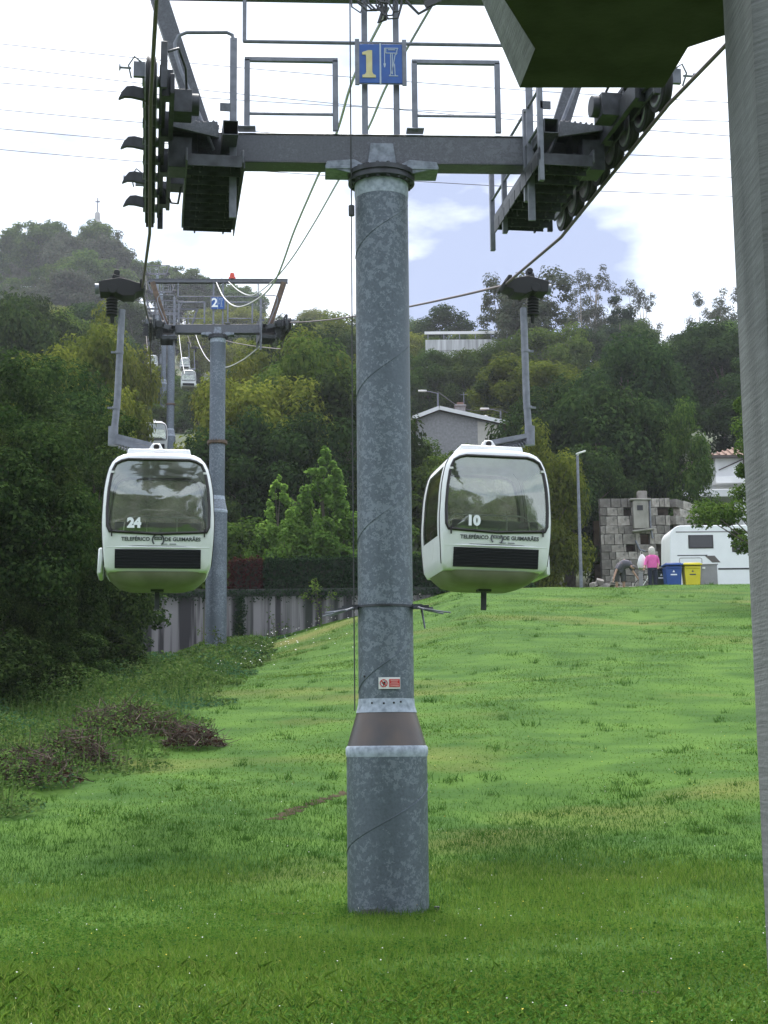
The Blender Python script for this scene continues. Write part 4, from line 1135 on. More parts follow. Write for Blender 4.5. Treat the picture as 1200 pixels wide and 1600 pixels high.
# ivy hanging over the coping and the climbing sprig on the wall
rng = np.random.default_rng(21)
n = 2600; c = np.stack([rng.uniform(-13.4, 4.2, n), WY - .25 - rng.random(n) * .12, ztop + .2 - np.abs(rng.normal(0, .22, n))], 1)
k = rng.random(n) < .25; c[k, 0] = rng.normal(-5.87, .12, k.sum()); c[k, 2] = rng.uniform(4.2, ztop, k.sum())
V = leaf_quads(c, rng.uniform(.07, .14, n), np.tile([0, -1, .4], (n, 1)) + rng.normal(0, .4, (n, 3)), rng)
tag(link(bpy.data.objects.new('ivy', np_mesh('ivy', V, 4, LM['hedge']))), 'dark ivy trailing over the coping of the retaining wall', 'ivy', None, 'stuff')
def sprig(px, base_py, top_py, Y, label, seed, n=130, m='bright', spread=.35):
    p0, p1 = P(px, base_py, Y), P(px - 8, top_py, Y); p0.z = tz(p0.x, p0.y) if p0.z < tz(p0.x, p0.y) else p0.z
    t = thing('climbing_plant', p0, label, 'plant'); h = p1 - p0
    rng = np.random.default_rng(seed)
    b = MB(); pts = [h * (q / 6) + Vector((.05 * math.sin(q * 2.1), -.03, 0)) for q in range(7)]; b.tube(pts, [.02 - .0025 * q for q in range(7)], 5)
    tips = []
    for q in range(7):
        a = rng.uniform(-1, 1); s0 = h * rng.uniform(.25, .8); e = s0 + Vector((a * spread * 2, -.08, rng.uniform(.0, .25))); b.tube([s0, e], [.01, .004], 4); tips.append(e)
    b.build('stem', M['bark'], t)
    u = rng.random(n); c = np.array(h)[None] * u[:, None] + rng.normal(0, .09, (n, 3))
    k = rng.random(n) < .6; tp = np.array([list(e) for e in tips]); c[k] = tp[rng.integers(0, 7, k.sum())] + rng.normal(0, .1, (k.sum(), 3))
    V = leaf_quads(c, rng.uniform(.07, .13, n), rng.normal(0, 1, (n, 3)) + [0, -.6, .5], rng)
    link(bpy.data.objects.new('leaves', np_mesh('leaves', V, 4, LM[m])), t)
sprig(500, 990, 905, 61.9, 'light green climbing plant growing up the wall beside tower 1', 4, 260)
sprig(432, 1008, 965, 61.8, 'small wispy weed at the foot of the wall', 5, 90, 'mid')
sprig(345, 1035, 985, 57.9, 'green weed growing at the foot of tower 2', 6, 150, 'mid')

# pale flowering strip on the terrace above the hedge
rng = np.random.default_rng(8); n = 9000
c0 = np.stack([rng.uniform(-4.9, 5.2, n), rng.uniform(63.9, 65.2, n), np.zeros(n)], 1); hh = rng.uniform(.25, .75, n)
c0[:, 2] = 6.9; w_ = .018
d = np.stack([rng.normal(0, .12, n), rng.normal(0, .12, n), np.ones(n)], 1)
sx = np.stack([np.full(n, w_), np.zeros(n), np.zeros(n)], 1)
V = np.stack([c0 - sx, c0 + sx, c0 + d * hh[:, None]], 1)
tag(link(bpy.data.objects.new('lavender_strip', np_mesh('lavender_strip', V, 3, LM['lav']))), 'pale feathery flowering strip growing along the top of the hedge', 'lavender', None, 'stuff')
b = MB(); b.box((0, 0, 0), (10.6, 1.7, .9)); tag(b.build('planting_bed', M['soil'], None, (.15, 64.6, 6.5)), 'raised soil bed behind the hedge', 'planting bed', None, 'structure')

# ------------------------------------------------------------------ trees
def clump_crown(seed, R, zc, nclump, rc, nleaf, leaf, m, fill=.55, squash=.8, flat_bottom=.0, shape=None, aspect=.6, up=.5):
    """leaf-sized faces gathered in uneven clumps through an ellipsoid R about height zc"""
    rng = np.random.default_rng(seed)
    cc = []
    while len(cc) < nclump:
        d = unit(rng, 1)[0]; r = rng.uniform(fill, 1.0)
        p = d * r * np.array(R)
        if p[2] < -R[2] * (1 - flat_bottom): continue
        if shape is not None and not shape(p, R): continue
        cc.append(p)
    cc = np.array(cc); rr = rng.uniform(rc[0], rc[1], nclump)
    w = rr ** 2; k = rng.choice(nclump, nleaf, p=w / w.sum())
    d = unit(rng, nleaf); rad_ = rr[k] * (rng.random(nleaf) ** .4)
    c = cc[k] + d * rad_[:, None] * np.array([1, 1, squash]) + [0, 0, zc]
    nm = d * 1.1 + rng.normal(0, .3, (nleaf, 3)) + [0, 0, up]
    V = leaf_quads(c, leaf * rng.uniform(.6, 1.35, nleaf), nm, rng, aspect)
    return np_mesh('crown', V, 4, LM[m]), cc + [0, 0, zc]

def trunk_mesh(seed, h, r, cc, nlimb, m='bark', lean=.05):
    rng = random.Random(seed); b = MB()
    bend = [Vector((lean * h * math.sin(q * .9 + seed) * .3, lean * h * math.cos(q * 1.3 + seed) * .3, h * q / 6)) for q in range(7)]
    bend[0] = Vector((0, 0, -.8))
    b.tube(bend, [r * 1.25] + [r * (1 - .13 * q) for q in range(1, 7)], 8)
    pick = rng.sample(list(range(len(cc))), min(nlimb, len(cc)))
    for j in pick:
        e = Vector(cc[j]); q = rng.uniform(.35, .9); i = min(int(q * 6), 5); s0 = bend[i].lerp(bend[i + 1], q * 6 - i)
        if e.z < s0.z: s0 = bend[2].copy()
        mid = s0.lerp(e, .5) + Vector((0, 0, -.06 * h * rng.random()))
        b.tube([s0, mid, e], [r * .45, r * .25, r * .08], 5)
    return b.mesh('trunk', M[m])

PROTO = {}
def proto(key, crown, trunk):
    PROTO[key] = (crown, trunk)
def mk(key, seed, h, R, m, ncl, rc, nleaf, leaf, zc=None, trunk_r=.22, nlimb=12, tm='bark', **kw):
    zc = h - R[2] if zc is None else zc
    cr, cc = clump_crown(seed, R, zc, ncl, rc, nleaf, leaf, m, **kw)
    proto(key, cr, trunk_mesh(seed, min(zc + R[2] * .5, h * .85), trunk_r, cc, nlimb, tm))
for q, m_ in enumerate(('dark', 'mid', 'warm', 'dark', 'mid', 'warm')):
    mk('broad_%s%d' % (m_, q // 3), 100 + q, 10, (4.0, 4.0, 4.4), m_, 60, (.75, 1.5), 20000, .27, flat_bottom=.05)
for q, m_ in enumerate(('dark', 'mid')):
    mk('loose_%s' % m_, 120 + q, 12, (3.4, 3.4, 5.2), m_, 46, (.6, 1.25), 13000, .26, fill=.35)
def cone_shape(p, R):
    t = (p[2] + R[2]) / (2 * R[2]); return math.hypot(p[0], p[1]) < R[0] * (1.02 - t) * 1.05 + .05
for q in range(2):                                   # pointed cones of upswept branches
    rng = np.random.default_rng(140 + q); ncl, nl = 170, 15000
    t = 1 - np.sqrt(rng.random(ncl)); t[:6] = np.linspace(.8, 1.0, 6); an = rng.uniform(0, 6.28, ncl); rr_c = 1.6 * (1 - t) ** .75 * rng.uniform(.55, 1.05, ncl)
    cc_ = np.stack([rr_c * np.cos(an), rr_c * np.sin(an), .25 + 4.6 * t + rng.normal(0, .05, ncl)], 1); rc_ = .1 + .3 * (1 - t) * rng.uniform(.7, 1.2, ncl)
    kk = rng.choice(ncl, nl, p=rc_ / rc_.sum()); dd = unit(rng, nl)
    c = cc_[kk] + dd * (rc_[kk] * rng.random(nl) ** .45)[:, None] * [1, 1, 1.15]
    V = leaf_quads(c, .14 * rng.uniform(.6, 1.3, nl), dd * .7 + rng.normal(0, .45, (nl, 3)) + [0, 0, .5], rng, .7)
    proto('pyramid%d' % q, np_mesh('crown', V, 4, LM['bright']), trunk_mesh(q, 4.2, .07, cc_, 14))
def puff(p, R): return True
for q in range(3):
    mk('eucalyptus%d' % q, 150 + q, 18, (2.6, 2.6, 6.8), 'euc', 48, (.5, 1.05), 4600, .3, zc=10.5, fill=.15, trunk_r=.2, nlimb=20, tm='bark_pale', aspect=.4)
mk('tall_loose', 160, 18, (4.2, 4.2, 8.0), 'euc', 70, (.8, 1.5), 12000, .36, zc=10, fill=.3, trunk_r=.3, nlimb=30)
def tier(p, R):
    t = (p[2] + R[2]) / (2 * R[2]); return math.hypot(p[0], p[1]) < R[0] * (1.0 - .75 * t) and (int(t * 7 + .3) % 2 == 0 or t > .8)
mk('cedar', 170, 11, (4.2, 4.2, 5.2), 'conifer', 90, (.6, 1.0), 9000, .3, zc=5.8, shape=tier, fill=.2, squash=.45)
def spire(p, R):
    t = (p[2] + R[2]) / (2 * R[2]); return math.hypot(p[0], p[1]) < R[0] * (1.0 - .92 * t)
mk('fir', 171, 15, (2.6, 2.6, 7.0), 'conifer', 90, (.5, .8), 7000, .32, zc=7.8, shape=spire, fill=.1, squash=.6)
for q in range(3):
    mk('near%d' % q, 180 + q, 10, (3.3, 3.3, 4.9), 'near', 120, (.5, 1.15), 52000, .15, zc=5.1, fill=.4, trunk_r=.16, nlimb=30)
for q in range(2):
    mk('far%d' % q, 190 + q, 16, (4.6, 4.6, 6.2), 'euc' if q else 'mid', 60, (.9, 1.9), 7000, .6, zc=9.5, fill=.5)
mk('bush0', 200, 3, (1.7, 1.7, 1.4), 'mid', 40, (.3, .6), 6000, .16, zc=1.4, trunk_r=.06, fill=.3)
mk('bush1', 201, 3, (1.8, 1.8, 1.5), 'near', 40, (.3, .6), 9000, .13, zc=1.4, trunk_r=.06, fill=.3)
mk('side', 205, 8, (2.6, 2.6, 3.4), 'near', 55, (.4, .85), 12000, .17, zc=4.6, fill=.35, trunk_r=.12, nlimb=20)

RT = random.Random(42)
KEEP = [(645, 606, 792, 700, 118), (662, 512, 775, 553, 168), (1060, 688, 1166, 792, 101), (228, 440, 326, 690, 124), (230, 440, 326, 615, 250), (938, 770, 1100, 905, 84)]
NT = {}
def tree(name, key, x, y, h, label, group, sx=1.0, rot=None, base=None, cat='tree'):
    cr, tr = PROTO[key]; z = tz(x, y) - .1 if base is None else base
    ph = {'broad': 10, 'loose': 12, 'pyram': 5, 'eucal': 18, 'tall_': 18, 'cedar': 11, 'fir': 15, 'near0': 10, 'near1': 10, 'near2': 10, 'far0': 16, 'far1': 16, 'bush0': 3, 'bush1': 3, 'side': 8}
    hp = next(v for k, v in ph.items() if key.startswith(k)); s = h / hp
    t = thing(name, (x, y, z), label, cat, group, RT.uniform(0, 6.28) if rot is None else rot)
    t.scale = (s * sx, s * sx, s)
    link(bpy.data.objects.new('crown', cr), t); link(bpy.data.objects.new('trunk', tr), t)
    return t
def ptree(name, key, px, top, Y, label, group=None, sx=1.0, **kw):
    """a tree at photograph column px whose top reaches row top at distance Y"""
    p = P(px, top, Y); z = tz(p.x, p.y) - .1
    return tree(name, key, p.x, p.y, max(p.z - z, 1.5), label, group, sx, **kw)

# the dark thicket on the left
gl = 'trees of the thicket left of cabin 24'
for k, (px, top, Y, sx, lab) in enumerate(((-30, 610, 33, 1.0, 'pale edged leafy tree at the open side of the thicket, tallest there'), (20, 660, 35, .9, 0), (95, 740, 38, .85, 0), (150, 640, 43, .9, 0), (30, 560, 44, .95, 'high round topped tree rising behind the thicket edge'), (150, 800, 45, .8, 'dark tree directly beneath and behind cabin 24'), (120, 560, 52, .9, 'tree top showing beside the hanger tube of cabin 24'), (190, 690, 56, .45, 'narrow dark tree behind the shell of cabin 24'), (60, 930, 35, 1.1, 'low broad tree at the foot of the thicket above the brush piles'), (0, 860, 32.5, .9, 0))):
    ptree('thicket_tree', 'near%d' % (k % 3), px, top, Y, lab or 'dark small leaved tree crowded in the thicket beside cabin 24', gl, sx)
for px, top, Y in ((40, 1000, 33), (110, 1020, 36), (170, 1010, 41), (150, 985, 45), (-10, 980, 31), (90, 960, 39), (15, 940, 35), (150, 900, 49), (140, 950, 40), (65, 1030, 34)):
    ptree('thicket_bush', 'bush1', px, top, Y, 'dark bush filling the foot of the thicket under cabin 24', 'bushes at the foot of the thicket', 1.25)
# trees above the thicket up to the grey hill
gm = 'broadleaf trees on the slope left of the towers'
for k, (px, top, Y, *key) in enumerate(((60, 545, 70, 'broad_warm0', .62, 'yellow green tree above the edge of the thicket'), (140, 500, 84, 'broad_warm1', .5, 'tall yellow green tree behind the grip of cabin 24'), (178, 490, 98, 'broad_warm0', .42, 'yellow green tree touching the haul rope of cabin 24'), (10, 470, 105, 'broad_dark0', .6, 'dark tree at the foot of the hazy hill'), (70, 465, 120, 'broad_dark1', .6, 'dark tree at the foot of the hazy hill'), (155, 600, 75, 'broad_warm1', .45, 'yellow green tree behind the hanger tube of cabin 24'), (120, 640, 66, 'broad_mid0', .6, 'green tree just above the thicket'), (186, 650, 78, 'broad_warm0', .36, 'brownish yellow tree beside the second cabin on the rope of cabin 24'))):
    ptree('broadleaf_tree', key[0], px, top, Y, key[2], gm, key[1])
# behind tower 2 and the wall
gb = 'tall trees behind the hedge and tower 2'
for k, (px, top, Y, key, sx) in enumerate(((405, 575, 84, 'broad_warm1', .75), (455, 545, 88, 'broad_mid1', .75), (380, 660, 78, 'broad_dark0', .8), (460, 650, 76, 'broad_dark1', .85), (545, 600, 84, 'broad_dark0', .8), (500, 540, 97, 'broad_mid0', .9), (548, 545, 100, 'broad_warm1', .5), (372, 640, 90, 'broad_dark1', .6), (592, 620, 92, 'broad_dark1', .5), (430, 525, 108, 'broad_warm0', .9), (372, 560, 104, 'broad_warm0', .6), (300, 745, 72, 'broad_dark0', .8), (285, 700, 88, 'broad_dark1', .8), (250, 720, 80, 'broad_dark0', .8))):
    ptree('broadleaf_tree', key, px, top, Y, ('tall dark' if 'dark' in key else 'yellow topped' if 'warm' in key else 'mid green') + ' broadleaf tree standing behind the hedge and tower 2', gb, sx)
ptree('pyramidal_tree', 'pyramid0', 507, 690, 67.5, 'larger bright green pyramidal tree with yellowing tip behind the hedge', None, 1.0)
ptree('pyramidal_tree', 'pyramid1', 436, 740, 67, 'smaller bright green pyramidal tree beside its taller twin behind the hedge', None, .95)
for px, top, Y, key, lab in ((375, 810, 68, 'bush0', 'light green bush behind the red hedge'), (392, 815, 71, 'bush0', 'light green bush at the foot of the smaller pyramidal tree'), (585, 800, 70, 'bush0', 'green bush behind the hedge and tower 1')):
    ptree('bush', key, px, top, Y, lab, None, 1.0)
# right of tower 1, around the houses
ptree('broadleaf_tree', 'loose_mid', 668, 700, 82, 'grey green loose tree behind the left side of cabin 10', None, 1.2)
ptree('broadleaf_tree', 'loose_mid', 745, 725, 80, 'grey green tree behind the window of cabin 10', None, 1.1)
ptree('broadleaf_tree', 'broad_warm0', 842, 670, 76, 'yellowish light green tree between cabin 10 and the street lamp', None, .6)
for px, top in ((668, 546), (700, 549), (732, 546), (762, 540), (790, 530)):
    ptree('broadleaf_tree', 'broad_mid0', px, top, 156, 'tree growing right below the stained hillside wall', 'trees below the hillside wall', .9)
for px, top, key in ((655, 694, 'broad_mid1'), (700, 700, 'loose_mid'), (745, 696, 'broad_mid0')):
    ptree('broadleaf_tree', key, px, top, 104, 'low tree hiding the foot of the gable house', 'trees in front of the gable house', 1.1)
gr = 'big dark trees behind the stone ruin'
for px, top, Y, key, sx in ((880, 600, 92, 'broad_dark0', .85), (935, 615, 90, 'broad_dark1', .85), (985, 640, 92, 'broad_dark0', .8), (890, 700, 84, 'broad_dark1', .8), (925, 715, 86, 'broad_dark0', .8)):
    ptree('broadleaf_tree', key, px, top, Y, 'big dark broadleaf tree behind the street lamp and stone ruin', gr, sx)
ptree('broadleaf_tree', 'broad_mid1', 1048, 632, 90, 'rounded olive green tree standing over the right end of the stone ruin', None, .5)
ptree('broadleaf_tree', 'loose_dark', 800, 560, 122, 'dark tree beside the hanger of cabin 10', None, 1.1)
ptree('tall_tree', 'tall_loose', 832, 408, 165, 'very tall loose crowned tree breaking the skyline beside the grip of cabin 10', None, 1.05)
ptree('tall_tree', 'tall_loose', 790, 425, 172, 'tall thin crowned tree on the skyline left of the tallest one', None, .8)
ptree('cedar_tree', 'cedar', 968, 465, 190, 'dark layered cedar on the ridge below the eucalyptus row', None, .9)
ge = 'eucalyptus trees along the right ridge'
for k, (px, top, Y, sx) in enumerate(((906, 418, 235, .9), (929, 398, 240, 1.0), (958, 440, 238, .8), (986, 434, 242, .9), (1004, 427, 245, .85), (885, 450, 230, .8), (1088, 452, 236, .9), (1115, 448, 240, .85), (1136, 436, 242, .9), (1150, 445, 238, .8), (1125, 470, 232, .8))):
    ptree('eucalyptus_tree', 'eucalyptus%d' % (k % 3), px, top, Y, 'slender eucalyptus with gappy crown standing against the clouds on the right ridge', ge, sx)
for px, top, Y in ((262, 398, 340), (272, 404, 345)):
    ptree('conifer_tree', 'fir', px, top, Y, 'pointed dark conifer on the skyline above the upper towers', 'skyline conifers', 1.3)
ptree('conifer_tree', 'fir', 518, 472, 210, 'single dark conifer on the slope between the two signal cables and tower 1', None, .9)
# the hazy hill at the left
gh = 'trees covering the hazy hill on the left'
rr_ = random.Random(9)
sky_l = [(-40, 405), (0, 385), (30, 368), (60, 358), (100, 356), (140, 352), (175, 358), (200, 375), (212, 400)]
for k in range(46):
    px = rr_.uniform(-30, 205); row = k % 4; Y = 395 - row * 22 + rr_.uniform(-8, 8)
    top = np.interp(px, [a for a, _ in sky_l], [c for _, c in sky_l]) + row * 24 + rr_.uniform(-6, 10)
    p = P(px, top, Y)
    tree('hill_tree', 'far%d' % (k % 2), p.x, p.y, rr_.uniform(15, 20), 'hazy blue green tree on the round hill under the spire', gh, 1.0, base=p.z - 17)
for k in range(16):
    px = 205 + 12.5 * k; Y = rr_.uniform(385, 420); top = np.interp(px, [205, 240, 300, 350, 400], [398, 412, 425, 440, 448]) + rr_.uniform(-5, 6)
    p = P(px, top, Y); tree('hill_tree', 'far0', p.x, p.y, 15, 'pale hazy tree on the far ridge behind the upper towers', 'trees on the far ridge', 1.0, base=p.z - 14.5)
# woods filling the hillside
gw = 'trees of the wooded hillside'
cnt = 0
Yr = 98.0
while Yr < 330:
    step = 5.5 + Yr * .017
    x = -.265 * Yr - 4 + RT.uniform(0, step)
    while x < .255 * Yr:
        y = Yr + RT.uniform(-4, 4); xx = x + RT.uniform(-1.2, 1.2); x += step * RT.uniform(.95, 1.45)
        lx = -(y - 17) * .158
        if abs(xx - lx) < 4.2: continue
        h = RT.uniform(8.5, 14) * (1 if xx / y > -.16 else 1.1)
        k = xx / y
        z = tz(xx, y); p = proj((xx, y, z + h))
        lim = np.interp(p[0], [0, 210, 230, 330, 345, 460, 520, 640, 700, 770, 880, 960, 1160], [470, 450, 440, 470, 442, 440, 462, 462, 480, 475, 470, 500, 505])
        if p[1] < lim: h = max(4.0, h - (lim - p[1]) / FPX * y); p = proj((xx, y, z + h))
        wpx = .4 * h / y * FPX
        if any(y < Dk and p[0] + wpx > a and p[0] - wpx < c and p[1] < d_ - 6 for a, b0, c, d_, Dk in KEEP):
            continue
        if p[1] < lim - 25: continue
        key = RT.choice(['broad_dark0', 'broad_dark1', 'broad_mid0', 'broad_mid1', 'broad_warm0', 'broad_warm1', 'loose_mid', 'loose_dark'] if k < .1 else ['broad_dark0', 'broad_dark1', 'broad_mid0', 'broad_mid1', 'loose_dark', 'broad_dark0'])
        tree('hillside_tree', key, xx, y, h, ('dark green' if 'dark' in key else 'yellowish green' if 'warm' in key else 'mid green') + (' loose crowned' if 'loose' in key else ' round crowned') + ' tree in the wood that covers the hillside', gw, RT.uniform(.8, 1.15)); cnt += 1
    Yr += 13 + (Yr - 98) * .02
print('hillside trees', cnt)
# low growth in the cutting under the ropes
for k in range(34):
    y = 126 + 118 * RT.random() ** .8; lx = -(y - 17) * .158; xx = lx + RT.uniform(-5, 5.5)
    tree('cutting_bush', RT.choice(['bush0', 'bush0', 'bush1']), xx, y, RT.uniform(2.2, 4.2), 'low green bush in the cutting under the distant cabins', 'bushes in the cutting under the ropes', 1.2, cat='bush')
# tree whose branches reach in front of the camper, beside the pillar
pts_ = [(1160, 632), (1166, 665), (1164, 700), (1162, 735), (1158, 772), (1130, 796), (1112, 800), (1098, 806), (1135, 812), (1152, 835), (1150, 800), (1100, 795),
        (1180, 640), (1190, 690), (1185, 750), (1180, 810), (1165, 850), (1210, 660), (1215, 720), (1210, 790), (1230, 740), (1240, 690), (1225, 830)]
rng = np.random.default_rng(12); gp = P(1215, 800, 52); gb_z = tz(gp.x, 52)
cc_ = np.array([list(P(a, b0, 52 + rng.uniform(-1.3, 1.3)) - Vector((gp.x, 52, gb_z))) for a, b0 in pts_])
kk = rng.integers(0, len(cc_), 7500); dd = unit(rng, 7500)
c = cc_[kk] + dd * (rng.random(7500) ** .45 * rng.uniform(.3, .62, len(cc_))[kk])[:, None] * [1, 1, .8]
V = leaf_quads(c, rng.uniform(.09, .19, 7500), dd * .5 + rng.normal(0, .5, (7500, 3)) + [0, 0, .6], rng, .6)
gt = thing('garden_tree', (gp.x, 52, gb_z), 'leafy tree reaching in front of the camper van beside the concrete pillar', 'tree')
link(bpy.data.objects.new('crown', np_mesh('crown', V, 4, LM['mid'])), gt)
link(bpy.data.objects.new('trunk', trunk_mesh(4, 4.6, .12, cc_, 24)), gt)

for k, (x, y, h) in enumerate(((-14, -9, 11), (-17, -18, 15), (15, -8, 12), (19, -16, 16), (-22, -26, 18), (24, -27, 18), (-9, -32, 20), (6, -33, 21), (0, -36, 23), (14, -34, 20), (-14, -30, 19), (-4, -31, 18), (3, -40, 24))):  # unseen trees, made tall and many to darken the window reflections
    tree('unseen_station_tree', ('broad_mid0', 'broad_dark0', 'broad_dark1')[k % 3], x, y, h, 'unseen broadleaf tree added around the station to darken window reflections', 'unseen trees added around the station', 1.0)

# ------------------------------------------------------------------ buildings
# stone ruin behind the camper
D = 80.0
a_, c_ = P(940, 905, D), P(1050, 905, D)
gx0, gx1 = a_.x, c_.x; zg = tz(gx0, D) - .1
ztopL, ztopR = P(940, 787, D).z, P(1050, 779, D).z
ruin = thing('stone_ruin', (gx0, D, zg), 'roofless grey stone block ruin behind the camper and bins', 'ruin')
Wd = gx1 - gx0; Ht = ztopR - zg
stone_m = [mat('granite block %d' % q, tuple(v * f for v in (.23, .205, .185)), tuple(v * f for v in (.33, .305, .28)), 3, .9, 0, .5, 9, c3=(.1, .095, .085), s3=1.3) for q, f in enumerate((.6, .8, .95, 1.1, 1.3))]
stone_meshes = []
for q in range(15):
    rq = random.Random(q); b = MB()
    vs = []
    for z in (-.5, .5):
        for x, y in ((-.5, -.5), (.5, -.5), (.5, .5), (-.5, .5)): vs.append((x + rq.uniform(-.03, .03), y + rq.uniform(-.06, .06), z + rq.uniform(-.05, .05)))
    b.add(vs, [(3, 2, 1, 0), (4, 5, 6, 7), (0, 1, 5, 4), (1, 2, 6, 5), (2, 3, 7, 6), (3, 0, 4, 7)])
    stone_meshes.append(b.mesh('block', stone_m[q % 5], 0))
def px_rect(x0, y0, x1, y1):                         # openings in wall coordinates
    p, q = P(x0, y1, D), P(x1, y0, D); return (p.x - gx0, p.z - zg, q.x - gx0, q.z - zg)
OPEN = [px_rect(1027, 792, 1041, 813), px_rect(974, 799, 985, 810), px_rect(978, 846, 991, 866), px_rect(1029, 850, 1047, 905), px_rect(1000, 832, 1014, 850)]
rq = random.Random(3)
b = MB(); b.box((Wd / 2, .32, Ht * .47), (Wd - .1, .3, Ht * .94)); 
back = MB()                                           # mortar core, pierced where the windows are
rows = 15; rh = Ht / rows
zr_ = [0.0]
for r in range(rows): zr_.append(zr_[-1] + rq.uniform(.75, 1.25))
zr_ = [v * Ht / zr_[-1] for v in zr_]
for r in range(rows):
    z0 = zr_[r]; rh = zr_[r + 1] - z0; x = -rq.uniform(0, .4)
    top_here = lambda xx: (ztopL - zg) + (ztopR - ztopL) * xx / Wd
    while x < Wd:
        w = rq.uniform(.26, .75); xa, xb = max(x, 0), min(x + w, Wd); x += w
        if xb - xa < .12: continue
        zc_ = z0 + rh / 2; xc = (xa + xb) / 2
        if z0 + rh > top_here(xc) + .36: continue
        segs_ = [(xa, xb)]
        for ox0, oz0, ox1, oz1 in OPEN:
            if oz0 < zc_ < oz1:
                ns = []
                for s0, s1 in segs_:
                    if s1 <= ox0 or s0 >= ox1: ns.append((s0, s1)); continue
                    if ox0 - s0 > .1: ns.append((s0, ox0))
                    if s1 - ox1 > .1: ns.append((ox1, s1))
                segs_ = ns
        for s0, s1 in segs_:
            o = link(bpy.data.objects.new('block', rq.choice(stone_meshes)), ruin, ((s0 + s1) / 2, rq.uniform(-.02, .02), zc_))
            o.scale = (s1 - s0 - .035, .42, rh - .035)
            back.box(((s0 + s1) / 2, .03, zc_), (s1 - s0 + .02, .3, rh + .02))
back.build('mortar', mat('dark mortar', (.05, .045, .04), (.09, .08, .075), 5, .95), ruin, smooth=0)
# right return wall running back, and the dark inside
D2 = D + 2.2; e0, e1 = P(1050, 779, D + .2), P(1087, 783, D2)
rh = Ht / rows
for r in range(rows):
    z0 = r * rh; n_ = 3
    for q in range(n_):
        f0, f1 = (q + (.5 if r % 2 else 0)) / n_, (q + 1 + (.5 if r % 2 else 0)) / n_
        f1 = min(f1, 1)
        if f1 - f0 < .1: continue
        pa_ = Vector((e0.x + (e1.x - e0.x) * f0 - gx0, .2 + 2.2 * f0, 0)); pb2 = Vector((e0.x + (e1.x - e0.x) * f1 - gx0, .2 + 2.2 * f1, 0))
        o = link(bpy.data.objects.new('block', rq.choice(stone_meshes)), ruin, ((pa_.x + pb2.x) / 2, (pa_.y + pb2.y) / 2, z0 + rh / 2), (0, 0, math.atan2(pb2.y - pa_.y, pb2.x - pa_.x)))
        o.scale = ((pb2 - pa_).length - .03, .4, rh - .025)
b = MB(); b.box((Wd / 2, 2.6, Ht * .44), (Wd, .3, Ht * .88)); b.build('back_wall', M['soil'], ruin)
p0, p1 = px_rect(988, 770, 1012, 905)[0:2], px_rect(988, 784, 1012, 828)[2:4]
cr0 = px_rect(988, 784, 1010, 828)
b = MB(); b.box(((cr0[0] + cr0[2]) / 2, -.35, (cr0[1] + cr0[3]) / 2), (cr0[2] - cr0[0], .4, cr0[3] - cr0[1])); b.box(((cr0[0] + cr0[2]) / 2, -.37, cr0[3] + .05), (cr0[2] - cr0[0] + .3, .5, .1))
b.box(((cr0[0] + cr0[2]) / 2 + .1, -.35, cr0[1] - .08), (cr0[2] - cr0[0] + .35, .5, .1), (0, rad(-6), 0))
b.build('privy_bay', mat('stained plaster', (.22, .21, .185), (.33, .31, .28), 3, .9, 0, .3, 9, stretch=(1, 1, .4)), ruin, bevel=.02)
b = MB(); b.box((cr0[0] + .35, -.562, cr0[3] - .4), (.3, .02, .26)); b.build('vent_hole', M['black'], ruin)
b = MB(); b.box(((cr0[0] + cr0[2]) / 2 + .15, -.1, cr0[3] + .32), (.5, .4, .44)); b.build('chimney_stone', stone_m[1], ruin, bevel=.03)
b = MB(); b.tube([(cr0[2] + .12, -.3, cr0[3] + .05), (cr0[2] + .12, -.3, cr0[1] + .1), (cr0[2] + .2, -.32, cr0[1] - .5)], .05, 8); b.tube([(cr0[0] + .1, -.3, cr0[1] - .6), (cr0[0] + .3, -.35, cr0[1] - 1.1), (cr0[0] + .6, -.35, cr0[1] - 1.2)], .05, 8)
b.build('drain_pipe', M['tube'], ruin)
for (ox0, oz0, ox1, oz1) in OPEN[:4]:
    b = MB(); b.box(((ox0 + ox1) / 2, .45, (oz0 + oz1) / 2), (ox1 - ox0 + .3, .06, oz1 - oz0 + .3)); b.build('opening_infill', mat('dark boarded opening', (.02, .016, .014), (.06, .045, .035), 4, .9), ruin)

# rubble heap left of the ruin
rub = thing('rubble_heap', (P(946, 905, 72).x, 72, tz(P(946, 905, 72).x, 72)), 'heap of fallen stones at the left foot of the ruin', 'rubble')
for q in range(46):
    s_ = rq.uniform(.25, .5); xx = rq.gauss(0, .7); hh_ = max(0, 1.7 - abs(xx) * .9) * rq.random()
    o = link(bpy.data.objects.new('stone', rq.choice(stone_meshes)), rub, (xx, rq.uniform(-.5, .5), hh_ + .1), (rq.uniform(-.4, .4), rq.uniform(-.4, .4), rq.uniform(0, 3)))
    o.scale = (s_ * 1.3, s_, s_ * .7)

